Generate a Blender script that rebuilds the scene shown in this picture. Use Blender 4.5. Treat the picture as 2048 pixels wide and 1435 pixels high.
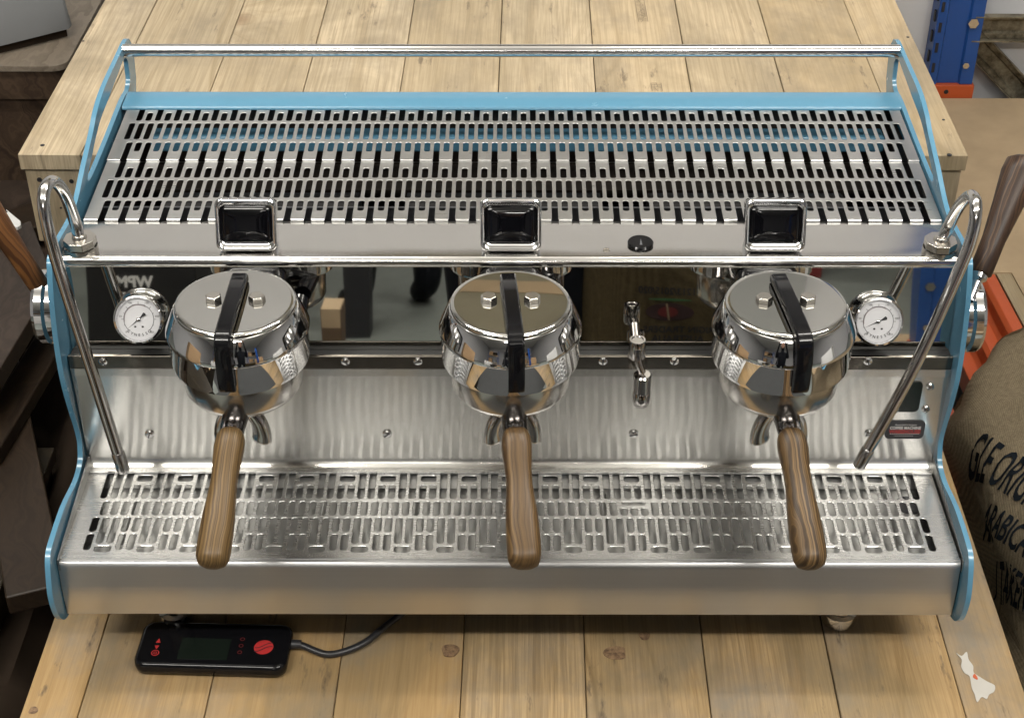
import bpy, bmesh, math, random
from math import radians as R, sin, cos, tan, pi, atan, sqrt
from mathutils import Vector, Matrix
from mathutils.geometry import tessellate_polygon
random.seed(7)
S = bpy.context.scene
for o in list(bpy.data.objects): bpy.data.objects.remove(o)
C = S.collection

# ------------------------------------------------------------------ camera, world, lights
FPX, PITCH, YAW, CX, CZ = 3150.0, 35.45, -0.167, 0.006, 1.356      # focal length in px of the 2048 px wide photo
cam = bpy.data.objects.new('camera', bpy.data.cameras.new('camera')); C.objects.link(cam)
cam.data.sensor_width = 36; cam.data.lens = 36*FPX/2048
cam.data.clip_start = .05; cam.data.clip_end = 60
cam.location = (CX, 0, CZ); cam.rotation_euler = (R(90-PITCH), R(0.03), R(-YAW))
S.camera = cam
cam.data.dof.use_dof = False
w = bpy.data.worlds.new('World'); S.world = w; w.use_nodes = True
w.node_tree.nodes['Background'].inputs[0].default_value = (.8, .85, 1, 1)
w.node_tree.nodes['Background'].inputs[1].default_value = .02
S.view_settings.view_transform = 'Standard'; S.view_settings.look = 'None'
S.view_settings.exposure = -0.30; S.view_settings.gamma = 1
S.cycles.use_denoising = True
try: S.cycles.denoiser = 'OPENIMAGEDENOISE'; S.cycles.denoising_input_passes = 'RGB_ALBEDO_NORMAL'
except Exception: pass
S.cycles.max_bounces = 9; S.cycles.glossy_bounces = 7; S.cycles.diffuse_bounces = 4
S.cycles.transmission_bounces = 4; S.cycles.caustics_reflective = False; S.cycles.caustics_refractive = False
S.cycles.sample_clamp_indirect = 5.0; S.cycles.blur_glossy = 0.3
LAMPS = []
def lamp(x, y, z, sx, sy, power, up=0.0, col=(1, .965, .90)):
    for k, (p, dz, rx) in enumerate(((power, -.004, 0), (up, .045, pi))):  # second entry is an up-facing light added to brighten the ceiling
        if p <= 0: continue
        l = bpy.data.lights.new('tube_or_added_uplight', 'AREA'); l.shape = 'RECTANGLE'; l.size = sx; l.size_y = sy
        l.energy = p; l.color = col
        o = bpy.data.objects.new('tube_or_added_uplight', l); C.objects.link(o)
        o.location = (x, y, z+dz); o.rotation_euler = (rx, 0, 0)
    LAMPS.append((x, y, z, sx, sy))
lamp(-1.05, 1.90, 2.35, 1.5, .13, 30, 32)
lamp(1.05, 1.90, 2.35, 1.5, .13, 30, 32)
lamp(-1.25, -0.15, 2.35, 1.5, .13, 56, 34)
lamp(1.25, -0.15, 2.35, 1.5, .13, 56, 34)
lamp(0.0, -2.6, 2.35, 1.5, .13, 34, 16)

# ------------------------------------------------------------------ helpers
cp, sp = cos(R(PITCH)), sin(R(PITCH)); cyw, syw = cos(R(YAW)), sin(R(YAW))
FW = Vector((syw*cp, cyw*cp, -sp)); RT = Vector((cyw, -syw, 0)); DN = FW.cross(RT)
def W(px, py, x=None, y=None, z=None):
    'point of the place seen at photo pixel (px, py) on a plane x=, y= or z='
    d = FW + RT*((px-1024)/FPX) + DN*((py-717.5)/FPX); o = Vector((CX, 0, CZ))
    if x is not None: t = (x-o.x)/d.x
    elif y is not None: t = (y-o.y)/d.y
    else: t = (z-o.z)/d.z
    return o+d*t
def yr(row, z): return W(1024, row, z=z).y

class G:
    def __init__(s): s.V = []; s.F = []; s.M = []
    def add(s, V, F, T=None, m=0):
        n = len(s.V)
        s.V += [tuple(T @ Vector(v)) for v in V] if T is not None else [tuple(v) for v in V]
        s.F += [tuple(i+n for i in f) for f in F]; s.M += [m]*len(F); return s
    def box(s, x0, x1, y0, y1, z0, z1, T=None, m=0):
        V = [(x, y, z) for z in (z0, z1) for y in (y0, y1) for x in (x0, x1)]
        return s.add(V, [(0,2,3,1),(4,5,7,6),(0,1,5,4),(2,6,7,3),(0,4,6,2),(1,3,7,5)], T, m)
    def lathe(s, prof, n=32, T=None, m=0):
        V = []; F = []; rings = []
        for r, z in prof:
            if r < 1e-6: rings.append([len(V)]); V.append((0, 0, z))
            else:
                rings.append(list(range(len(V), len(V)+n)))
                V += [(r*cos(2*pi*k/n), r*sin(2*pi*k/n), z) for k in range(n)]
        for a, b in zip(rings, rings[1:]):
            for k in range(n):
                k2 = (k+1) % n
                if len(a) == 1 and len(b) == 1: continue
                if len(a) == 1: F.append((a[0], b[k2], b[k]))
                elif len(b) == 1: F.append((a[k], a[k2], b[0]))
                else: F.append((a[k], a[k2], b[k2], b[k]))
        return s.add(V, [f[::-1] for f in F], T, m)
    def tube(s, path, r, n=14, T=None, m=0, caps=True, flat=1.0):
        P = [Vector(p) for p in path]; rad = r if isinstance(r, (list, tuple)) else [r]*len(P)
        V = []; F = []
        t = (P[1]-P[0]).normalized(); u = t.orthogonal().normalized()
        if abs(t.x) < .9: u = Vector((1, 0, 0)); u = (u - t*u.dot(t)).normalized()
        for i, p in enumerate(P):
            t = ((P[min(i+1, len(P)-1)]-P[max(i-1, 0)])).normalized()
            u = (u - t*u.dot(t)).normalized(); v = t.cross(u)
            V += [tuple(p + u*cos(2*pi*k/n)*rad[i] + v*sin(2*pi*k/n)*rad[i]*flat) for k in range(n)]
        for i in range(len(P)-1):
            for k in range(n):
                k2 = (k+1) % n; F.append((i*n+k, i*n+k2, (i+1)*n+k2, (i+1)*n+k))
        if caps: F.append(tuple(range(n))[::-1]); F.append(tuple((len(P)-1)*n+k for k in range(n)))
        return s.add(V, F, T, m)
    def cyl(s, a, b, r, n=24, m=0, r2=None):
        return s.tube([a, b], [r, r2 if r2 is not None else r], n, None, m)
    def loft(s, loops, seg=5, T=None, m=0, cap0=True, cap1=True):
        'rounded rectangles (w, h, r, z) stacked along z'
        V = []; F = []; n = 4*(seg+1)
        for wd, h, r, z in loops: V += [(x, y, z) for x, y in rrect(wd, h, r, seg)]
        for i in range(len(loops)-1):
            for k in range(n):
                k2 = (k+1) % n; F.append((i*n+k, i*n+k2, (i+1)*n+k2, (i+1)*n+k))
        if cap0: F.append(tuple(range(n))[::-1])
        if cap1: F.append(tuple((len(loops)-1)*n+k for k in range(n)))
        return s.add(V, F, T, m)
    def prism(s, outer, holes, fn, m=0):
        'flat plate: 2d outline with holes; fn(u, v, side) -> point, side 0 / 1'
        polys = [outer]+list(holes); flat = [p for q in polys for p in q]
        tri = tessellate_polygon([[Vector((a, b, 0)) for a, b in q] for q in polys])
        N = len(flat); V = [fn(a, b, 0) for a, b in flat]+[fn(a, b, 1) for a, b in flat]; F = []
        for t in tri: F.append(tuple(t)); F.append(tuple(i+N for i in t[::-1]))
        k = 0
        for q in polys:
            for i in range(len(q)):
                a, b = k+i, k+(i+1) % len(q); F.append((a, b, b+N, a+N))
            k += len(q)
        return s.add(V, F, None, m)
    def strip(s, prof, x0, x1, m=0):
        'profile of (y, z) swept along x, open sheet'
        V = []; F = []
        for y, z in prof: V += [(x0, y, z), (x1, y, z)]
        for i in range(len(prof)-1): F.append((2*i, 2*i+1, 2*i+3, 2*i+2))
        return s.add(V, F, None, m)

def rrect(wd, h, r, seg=5):
    r = min(r, wd/2-1e-5, h/2-1e-5); P = []
    for cx_, cy_, a0 in ((wd/2-r, h/2-r, 0), (-wd/2+r, h/2-r, 90), (-wd/2+r, -h/2+r, 180), (wd/2-r, -h/2+r, 270)):
        for k in range(seg+1):
            a = R(a0+90*k/seg); P.append((cx_+r*cos(a), cy_+r*sin(a)))
    return P
def spline(P, n=8):
    P = [Vector(p) for p in P]; Q = [P[0]*2-P[1]]+P+[P[-1]*2-P[-2]]; out = []
    for i in range(1, len(Q)-2):
        a, b, c, d = Q[i-1:i+3]
        for k in range(n):
            t = k/n; out.append(.5*((2*b)+(c-a)*t+(2*a-5*b+4*c-d)*t*t+(3*b-a-3*c+d)*t**3))
    out.append(P[-1]); return out
def smooth2(P, n=6, closed=True):
    N = len(P); out = []
    for i in range(N if closed else N-1):
        g = lambda k: Vector(P[k % N]) if closed else Vector(P[max(0, min(N-1, k))])
        a, b, c, d = g(i-1), g(i), g(i+1), g(i+2)
        for k in range(n):
            t = k/n; q = .5*((2*b)+(c-a)*t+(2*a-5*b+4*c-d)*t*t+(3*b-a-3*c+d)*t**3); out.append((q.x, q.y))
    if not closed: out.append(tuple(P[-1]))
    return out

WM = {}
def link(o, parent=None, loc=(0, 0, 0), rot=(0, 0, 0)):
    C.objects.link(o); o.location = loc; o.rotation_euler = rot
    M = Matrix.Translation(Vector(loc)) @ o.rotation_euler.to_matrix().to_4x4()
    if parent is not None:
        o.parent = parent; o.matrix_parent_inverse = WM[parent.name].inverted()
    WM[o.name] = M
    return o
def mk(name, g, mats, parent=None, loc=(0, 0, 0), rot=(0, 0, 0), smooth=35, bevel=0, seg=2, recalc=True):
    if isinstance(g, bpy.types.Mesh): me = g
    else:
        me = bpy.data.meshes.new(name); me.from_pydata(g.V, [], g.F)
        if recalc:
            b = bmesh.new(); b.from_mesh(me); bmesh.ops.recalc_face_normals(b, faces=b.faces); b.to_mesh(me); b.free()
        mats = mats if isinstance(mats, (list, tuple)) else [mats]
        for q in mats: me.materials.append(q)
        if len(mats) > 1: me.polygons.foreach_set('material_index', g.M)
        me.update()
        if smooth: me.shade_smooth(); me.set_sharp_from_angle(angle=R(smooth))
    o = bpy.data.objects.new(name, me)
    if bevel:
        q = o.modifiers.new('bevel', 'BEVEL'); q.width = bevel; q.segments = seg; q.limit_method = 'ANGLE'; q.angle_limit = R(40)
        q.harden_normals = True
    return link(o, parent, loc, rot)
def tag(o, label=None, cat=None, group=None, kind=None):
    if label: o['label'] = label
    if cat: o['category'] = cat
    if group: o['group'] = group
    if kind: o['kind'] = kind
    return o
def thing(name, label, cat, loc=(0, 0, 0), group=None):
    return tag(link(bpy.data.objects.new(name, None), None, loc), label, cat, group)

_txt = {}
def text_geo(s, size=1.0, align='CENTER', bold=0.0, depth=0.0, spacing=1.0, shear=0.0):
    k = (s, size, align, bold, depth, spacing, shear)
    if k not in _txt:
        cu = bpy.data.curves.new('t', 'FONT'); cu.body = s; cu.size = size; cu.align_x = align; cu.align_y = 'CENTER'
        cu.offset = bold; cu.extrude = depth; cu.resolution_u = 3; cu.space_character = spacing; cu.shear = shear
        o = bpy.data.objects.new('t', cu); C.objects.link(o)
        me = bpy.data.meshes.new_from_object(o.evaluated_get(bpy.context.evaluated_depsgraph_get()))
        _txt[k] = ([tuple(v.co) for v in me.vertices], [tuple(p.vertices) for p in me.polygons])
        bpy.data.objects.remove(o); bpy.data.curves.remove(cu); bpy.data.meshes.remove(me)
    return _txt[k]

# ------------------------------------------------------------------ materials
class N:
    def __init__(s, name):
        s.m = bpy.data.materials.new(name); s.m.use_nodes = True; s.t = s.m.node_tree
        s.b = s.t.nodes['Principled BSDF']; s.k = 0
    def n(s, typ, ins=None, **kw):
        q = s.t.nodes.new(typ); s.k += 1; q.location = (-200*s.k, 0)
        for a, b in kw.items(): setattr(q, a, b)
        for a, b in (ins or {}).items(): s.i(q, a, b)
        return q
    def i(s, q, a, b):
        if isinstance(b, bpy.types.NodeSocket): s.t.links.new(b, q.inputs[a])
        else: q.inputs[a].default_value = b
    def p(s, **kw):
        for a, b in kw.items(): s.i(s.b, a.replace('_', ' '), b)
        return s
    def math(s, op, a, b=0.0, c=0.0): return s.n('ShaderNodeMath', {0: a, 1: b, 2: c}, operation=op).outputs[0]
    def obj(s, scale=(1, 1, 1), rnd=0.0, rot=(0, 0, 0)):
        tc = s.n('ShaderNodeTexCoord').outputs['Object']
        if rnd:
            oi = s.n('ShaderNodeObjectInfo').outputs['Random']
            v = s.n('ShaderNodeCombineXYZ', {0: s.math('MULTIPLY', oi, rnd), 1: s.math('MULTIPLY', oi, rnd*1.7), 2: s.math('MULTIPLY', oi, rnd*.6)})
            tc = s.n('ShaderNodeVectorMath', {0: tc, 1: v.outputs[0]}, operation='ADD').outputs[0]
        return s.n('ShaderNodeMapping', {0: tc, 2: rot, 3: scale}).outputs[0]
    def noise(s, vec, scale=1, detail=4, rough=.5, dist=0): return s.n('ShaderNodeTexNoise', {'Vector': vec, 'Scale': scale, 'Detail': detail, 'Roughness': rough, 'Distortion': dist}).outputs[0]
    def ramp(s, fac, stops):
        q = s.n('ShaderNodeValToRGB', {0: fac}); e = q.color_ramp.elements
        while len(e) < len(stops): e.new(.5)
        for el, (p, c) in zip(e, stops): el.position = p; el.color = (*c, 1) if len(c) == 3 else c
        return q.outputs[0]
    def mix(s, f, a, b, typ='MIX'):
        q = s.n('ShaderNodeMix', data_type='RGBA', blend_type=typ)
        for i, v in ((0, f), (6, a), (7, b)):
            if isinstance(v, bpy.types.NodeSocket): s.t.links.new(v, q.inputs[i])
            else: q.inputs[i].default_value = v if i == 0 or len(v) == 4 else (*v, 1)
        return q.outputs[2]
    def bump(s, h, st=.3, d=.001):
        s.i(s.b, 'Normal', s.n('ShaderNodeBump', {'Height': h, 'Strength': st, 'Distance': d}).outputs[0]); return s
def plain(name, col, rough=.5, metal=0.0, spec=.5, var=.0, coat=0.0):
    q = N(name); q.p(Roughness=rough, Metallic=metal)
    q.b.inputs['Specular IOR Level'].default_value = spec
    if coat: q.b.inputs['Coat Weight'].default_value = coat; q.b.inputs['Coat Roughness'].default_value = .05
    if var:
        f = q.noise(q.obj((1, 1, 1), 5), 9, 6, .6)
        q.p(Base_Color=q.mix(f, tuple(c*(1-var) for c in col), tuple(min(1, c*(1+var)) for c in col)))
        r = q.noise(q.obj((1, 1, 1), 3), 35, 4, .6); q.p(Roughness=q.math('MULTIPLY_ADD', r, .25, rough-.12))
    else: q.p(Base_Color=(*col, 1))
    return q.m
def steel(name, col, rough, aniso, tang, streak=(3, 900, 900), sv=.08, bump=0.0, wave=0.0):
    q = N(name); v = q.obj(streak)
    f = q.noise(v, 1, 3, .6)
    g = q.noise(q.obj((1, 1, 1)), 14, 5, .6)
    q.p(Base_Color=q.mix(f, tuple(c*(1-sv) for c in col), tuple(min(1, c*(1+sv)) for c in col)), Metallic=1.0)
    a = q.math('MULTIPLY_ADD', f, rough*.2, rough*.87); a = q.math('MULTIPLY_ADD', g, rough*.3, a); q.p(Roughness=a)
    if aniso:
        q.p(Anisotropic=aniso); q.i(q.b, 'Tangent', q.n('ShaderNodeCombineXYZ', {0: tang[0], 1: tang[1], 2: tang[2]}).outputs[0])
    if wave:
        h = q.noise(q.obj((1, 2.2, 1)), 5, 1.5, .4); q.bump(h, 1.0, wave)
    elif bump: q.bump(f, bump, .0002)
    return q.m
M_chrome = plain('chrome', (.80, .80, .81), .035, 1.0)
def _m():
    q = N('mirror_steel'); q.p(Base_Color=(.66, .655, .63, 1), Metallic=1.0, Roughness=.02)
    q.bump(q.noise(q.obj((1, 1, 1)), 6, 1, .4), 1.0, .0004); return q.m
M_mirror = _m()
M_top = steel('polished_steel', (.68, .67, .65), .13, 0, None, (4, 300, 300), .03, wave=.0022)
M_grate = steel('satin_steel_grate', (.60, .60, .59), .26, .5, (0, 1, 0), (6, 500, 500), .06)
M_splash = steel('brushed_backsplash_steel', (.72, .71, .68), .17, 1.0, (0, 0, 1), (700, 700, 2), .12)
M_face = steel('brushed_front_steel', (.60, .60, .60), .27, .75, (0, 0, 1), (3, 700, 700), .05)
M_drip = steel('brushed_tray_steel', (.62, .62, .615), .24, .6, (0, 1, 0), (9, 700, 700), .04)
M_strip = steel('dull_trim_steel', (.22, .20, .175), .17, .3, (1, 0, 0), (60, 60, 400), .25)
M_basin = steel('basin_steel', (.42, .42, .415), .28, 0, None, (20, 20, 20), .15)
M_raw = steel('raw_steel', (.30, .31, .33), .38, 0, None, (60, 200, 60), .4)
M_pipe = steel('pipe_steel', (.68, .67, .66), .10, 0, None, (40, 40, 40), .05)
M_satin = plain('satin_nickel', (.68, .65, .60), .22, 1.0)
M_darkchrome = plain('dark_chrome', (.42, .40, .39), .09, 1.0)
M_blue = plain('light_blue_paint', (.085, .225, .335), .22, 0, .5, .03, coat=.3)
M_black = plain('gloss_black_plastic', (.005, .005, .006), .12, 0, .3)
M_glass = plain('black_screen_glass', (.003, .003, .004), .05, 0, .5)
M_lcd = plain('dark_green_lcd', (.008, .012, .009), .25, 0, .3)
M_inner = plain('dark_interior', (.012, .011, .011), .5, .3)
M_inner2 = plain('brown_dark_interior', (.05, .042, .036), .35, .6)
M_red = plain('red_print', (.42, .03, .03), .4)
M_redd = plain('dark_red_print', (.09, .012, .012), .4)
M_white = plain('white_print', (.75, .75, .74), .5)
M_dial = plain('white_dial_face', (.66, .66, .68), .45)
M_ink = plain('black_ink', (.015, .015, .018), .5)
M_cable = plain('grey_black_cable', (.02, .02, .022), .35)
M_rubber = plain('black_rubber', (.012, .012, .012), .6)

def pine(name, a, b, dirt=.5):
    q = N(name)
    P = q.obj((1, 1, 1), 13.0)
    vo = q.n('ShaderNodeTexVoronoi', {'Vector': q.n('ShaderNodeMapping', {0: P, 3: (3.4, 2.3, .2)}).outputs[0], 'Scale': 1.0, 'Randomness': 1.0})
    d = vo.outputs['Distance']
    w1 = q.noise(q.n('ShaderNodeMapping', {0: P, 3: (4, .9, 1)}).outputs[0], 1, 3, .5)
    sx = q.n('ShaderNodeSeparateXYZ', {0: P}).outputs[0]
    near = q.math('EXPONENT', q.math('MULTIPLY', d, -9.0))
    u = q.math('ADD', q.math('MULTIPLY', sx, 30.0), q.math('ADD', q.math('MULTIPLY', w1, 4.5), q.math('MULTIPLY', near, 6.5)))
    uv = q.n('ShaderNodeCombineXYZ', {0: u, 1: 0.0, 2: 0.0}).outputs[0]
    ring = q.noise(uv, 1.6, 4, .65)
    fine = q.noise(q.n('ShaderNodeMapping', {0: P, 3: (330, 7, 20)}).outputs[0], 1, 3, .6)
    c = q.ramp(ring, [(.32, b), (.50, a), (.72, tuple(min(1, x*1.06) for x in a))])
    c = q.mix(q.math('MULTIPLY', fine, .50), c, tuple(x*.62 for x in b))
    oi = q.n('ShaderNodeObjectInfo').outputs['Random']
    fr = q.ramp(fine, [(.42, (0, 0, 0)), (.66, (1, 1, 1))])
    c = q.mix(q.math('MULTIPLY', fr, .38), c, tuple(x*.55 for x in b))
    c = q.mix(q.math('MULTIPLY', oi, .75), c, (a[0]*.72, a[1]*.64, a[2]*.50))
    kn = q.ramp(d, [(.035, (1, 1, 1)), (.085, (0, 0, 0))])
    c = q.mix(q.math('MULTIPLY', kn, .75), c, (.17, .085, .035))
    dt = q.ramp(q.noise(q.n('ShaderNodeMapping', {0: P, 3: (5, 3, 1)}).outputs[0], 1.3, 7, .68), [(.46, (0, 0, 0)), (.70, (1, 1, 1))])
    c = q.mix(q.math('MULTIPLY', dt, dirt), c, (.22, .185, .14))
    st = q.ramp(q.noise(q.n('ShaderNodeMapping', {0: P, 3: (3, 1.6, 1)}).outputs[0], 1.0, 5, .6, .8), [(.46, (0, 0, 0)), (.54, (1, 1, 1))])
    c = q.mix(q.math('MULTIPLY', st, dirt*.40), c, (.15, .12, .07))
    sp_ = q.ramp(q.noise(q.n('ShaderNodeMapping', {0: P, 3: (24, 5, 1)}).outputs[0], 1.5, 5, .7), [(.61, (0, 0, 0)), (.70, (1, 1, 1))])
    c = q.mix(q.math('MULTIPLY', sp_, dirt*.9), c, (.08, .06, .045))
    sc = q.ramp(q.noise(q.n('ShaderNodeMapping', {0: P, 2: (0, 0, .7), 3: (60, 2.2, 1)}).outputs[0], 1.0, 3, .5), [(.70, (0, 0, 0)), (.735, (1, 1, 1))])
    c = q.mix(q.math('MULTIPLY', sc, .35*dirt), c, (.12, .09, .06))
    q.p(Base_Color=c, Roughness=.62); q.b.inputs['Specular IOR Level'].default_value = .25
    q.bump(q.math('ADD', fine, q.math('MULTIPLY', ring, .9)), .5, .0009)
    return q.m
M_pine = pine('worn_pine', (.48, .34, .18), (.22, .14, .062), .95)
M_pineb = pine('pale_pine', (.58, .475, .33), (.38, .295, .185), .70)
M_pinee = pine('grey_pine_edge', (.42, .345, .23), (.31, .24, .145), .6)
def stripewood(name, a, b, k=55, sharp=.5, th=.41):
    q = N(name); P = q.obj((1, 1, 1), 4.0)
    w1 = q.noise(q.n('ShaderNodeMapping', {0: P, 3: (9, 5, 9)}).outputs[0], 2, 3, .5)
    s = q.n('ShaderNodeSeparateXYZ', {0: P})
    u = q.math('ADD', q.math('MULTIPLY', s.outputs[0], k*6), q.math('ADD', q.math('MULTIPLY', s.outputs[2], k*1.6), q.math('MULTIPLY', w1, 7.0)))
    ring = q.noise(q.n('ShaderNodeCombineXYZ', {0: u}).outputs[0], 1.0, 3, .6)
    fine = q.noise(q.n('ShaderNodeMapping', {0: P, 3: (900, 40, 900)}).outputs[0], 1, 3, .6)
    c = q.ramp(ring, [(th, b), (th+.12*sharp, tuple((x*.55+y*.45) for x, y in zip(a, b))), (th+.19, a)])
    c = q.mix(q.math('MULTIPLY', fine, .5), c, tuple(x*.4 for x in a))
    q.p(Base_Color=c, Roughness=.42); q.b.inputs['Specular IOR Level'].default_value = .35; q.bump(fine, .2, .0004)
    return q.m
M_w1 = stripewood('fine_grain_handle_wood', (.185, .115, .045), (.05, .027, .010), 95, .8)
M_w2 = stripewood('mid_brown_handle_wood', (.155, .092, .036), (.045, .024, .010), 60, 1.0)
M_w3 = stripewood('bold_striped_handle_wood', (.22, .135, .058), (.016, .008, .004), 50, .35, .475)
M_w4 = stripewood('amber_lever_wood', (.22, .095, .03), (.05, .018, .007), 50, .7, .44)
M_w5 = stripewood('dark_striped_lever_wood', (.105, .058, .030), (.018, .009, .007), 46, .5, .48)
M_darkwood = stripewood('dark_brown_wood', (.085, .055, .036), (.028, .018, .012), 8, .8)
M_greywood = stripewood('grey_brown_boards', (.25, .21, .165), (.15, .12, .09), 6, .8)
M_orange = plain('orange_paint', (.46, .082, .022), .38, 0, .5, .12)
M_rackblue = plain('blue_rack_paint', (.012, .065, .26), .38, 0, .5, .10)
M_galv = N('dirty_galvanised_steel')
M_galv.p(Base_Color=M_galv.ramp(M_galv.noise(M_galv.obj((1, 1, 1), 3), 16, 6, .7), [(.38, (.06, .048, .03)), (.62, (.30, .27, .20))]), Metallic=.6, Roughness=.5); M_galv = M_galv.m
M_ply = plain('tan_plywood', (.40, .30, .19), .7, 0, .2, .28)
M_wall = plain('pale_grey_wall', (.60, .60, .615), .8, 0, .2, .05)
M_ceil = plain('white_ceiling', (.80, .79, .76), .85, 0, .2, .02)
M_floor = plain('grey_green_concrete', (.19, .21, .195), .45, 0, .4, .18)
M_grey = plain('grey_appliance_paint', (.16, .165, .17), .35, 0, .5, .05)
M_card = plain('brown_cardboard', (.38, .25, .14), .8, 0, .2, .1)
M_cloth = plain('black_clothing', (.008, .009, .012), .9, 0, .1)
M_skin = plain('skin', (.45, .26, .18), .55)
M_dark = plain('near_black_cloth', (.022, .015, .010), .9, 0, .1, .3)
M_paint = plain('white_spilt_paint', (.47, .45, .41), .55, 0, .3, .25)
def burlap(name, col):
    q = N(name); P = q.obj((1, 1, 1))
    a = q.n('ShaderNodeTexWave', {'Vector': P, 'Scale': 150.0, 'Distortion': 6.0, 'Detail': 2.0, 'Detail Scale': 12.0}, bands_direction='X').outputs[1]
    b = q.n('ShaderNodeTexWave', {'Vector': P, 'Scale': 150.0, 'Distortion': 6.0, 'Detail': 2.0, 'Detail Scale': 12.0}, bands_direction='Y').outputs[1]
    h = q.math('ADD', a, b); f = q.noise(P, 130, 5, .8); big = q.noise(P, 7, 4, .6)
    c = q.ramp(q.math('ADD', q.math('MULTIPLY', h, .22), q.math('MULTIPLY', f, .6)), [(.28, tuple(x*.28 for x in col)), (.62, col), (.85, tuple(x*1.5 for x in col))])
    c = q.mix(q.math('MULTIPLY', big, .5), c, tuple(x*.45 for x in col))
    q.p(Base_Color=c, Roughness=.95); q.b.inputs['Specular IOR Level'].default_value = .1
    q.bump(q.math('ADD', q.math('MULTIPLY', h, .5), q.math('MULTIPLY', f, 2.0)), 1.0, .003); return q.m
M_burlap = burlap('burlap_weave', (.58, .46, .30))
M_floorshade = plain('floor_shade_grey', (.05, .052, .052), .7, 0, .3, .1)
M_burlapm = burlap('olive_burlap_weave', (.15, .115, .06))
M_burlapshade = burlap('shaded_burlap_weave', (.26, .18, .10))  # darker copy of the burlap, shade put into the colour

# ================================================================== THE ROOM
FZ = -.60
def struct(name, g, m, smooth=0): return tag(mk(name, g, m, smooth=smooth), kind='structure')
struct('floor', G().box(-5, 5, -6, 3.46, FZ-.1, FZ), M_floor)
struct('ceiling', G().box(-5, 5, -6, 3.46, 2.75, 2.85), M_ceil)
struct('wall', G().box(-5, 5, 3.46, 3.6, FZ, 2.75), M_wall)
struct('wall', G().box(-5.2, -5, -6, 3.6, FZ, 2.75), M_wall)
struct('wall', G().box(5, 5.2, -6, 3.6, FZ, 2.75), M_wall)
struct('wall', G().box(-5, 5, -6.2, -6, FZ, 2.75), M_wall)
ll = ['batten lamp hanging over the left of the upper bench', 'batten lamp hanging over the right of the upper bench', 'batten lamp on the left above the photographer',
      'batten lamp on the right above the photographer', 'batten lamp far behind the photographer']
for (x, y, z, sx, sy), l in zip(LAMPS, ll):
    t = thing('ceiling_lamp', 'white '+l, 'lamp', (x, y, z), 'batten lamps under the ceiling')
    mk('lamp_body', G().box(x-sx/2-.02, x+sx/2+.02, y-.04, y+.04, z, z+.035), M_white, t, smooth=0)
    for s in (-1, 1): mk('suspension_wire', G().cyl((x+s*sx*.35, y, z+.035), (x+s*sx*.35, y, 2.75), .003, 6), M_galv, t)

# ================================================================== BENCHES
TY = R(.54)
def bench(name, label, edges, ys, zt, th, y0, y1, mat, front_overhang=None):
    t = thing(name, label, 'workbench', (edges[0], y0, zt))
    for i in range(len(edges)-1):
        a, b = edges[i]+.0003+random.random()*.0004, edges[i+1]-.0003-random.random()*.0004
        dz = random.uniform(-.0012, .0004) if 0 < i < len(edges)-2 else 0
        cxm = (a+b)/2; xs = cxm + (y0-ys)*tan(TY)
        g = G().box(-(b-a)/2, (b-a)/2, 0, (y1-y0), -th, 0)
        o = mk('plank', g, mat, t, (xs, y0, zt+dz), (0, 0, -TY), smooth=0, bevel=.0016)
    mk('under_board', G().box(edges[0]+.06, edges[-1]-.06, y0+.03, y1-.03, zt-.0225, zt-.0062 if False else zt-.0221), M_pinee, t, smooth=0)
    return t
B1 = bench('front_workbench', 'pale worn pine plank workbench carrying the espresso machine', [-.553, -.488, -.345, -.200, -.057, .086, .226, .372, .513, .588], 1.21, 0, .022, 1.15, 1.905, M_pine)
for x in (-.50, .52):
    for y in (1.19, 1.80): mk('leg', G().box(x-.045, x+.045, y, y+.06, FZ, -.116), M_pinee, B1, smooth=0)
mk('support_frame', G().box(-.54, .565, 1.18, 1.87, -.115, -.0235), M_pinee, B1, smooth=0)
e2 = [-.622, -.5605, -.4185, -.2795, -.1365, .0060, .1490, .2905, .4325, .5690, .620]
def bx(px): return W(px, 0, z=.336).x
YB = yr(0, .336)
e2 = [bx(q) for q in (208, 313, 489, 655, 828, 1004, 1178, 1349, 1514, 1686, 1790)]
B2 = bench('upper_workbench', 'higher pale pine plank bench behind the espresso machine', e2, YB, .336, .024, 1.912, 3.30, M_pineb)
xl = e2[0]+(1.912-YB)*tan(TY); xr = e2[-1]+(1.912-YB)*tan(TY)
mk('apron_board', G().box(xl+.004, xr-.004, 1.918, 1.940, .336-.024-.118, .336-.0245), M_pineb, B2, smooth=0, bevel=.002)
for x in (xl+.004, xr-.026):
    mk('side_board', G().box(0, .022, 0, 1.25, 0, .118), M_pinee, B2, (x, 1.941, .336-.024-.118-.0005), (0, 0, -TY), smooth=0, bevel=.002)
for x in (xl+.05, xr-.12):
    for y in (2.0, 3.1): mk('leg', G().box(x, x+.07, y, y+.07, FZ, .336-.0255), M_pinee, B2, smooth=0)
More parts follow.
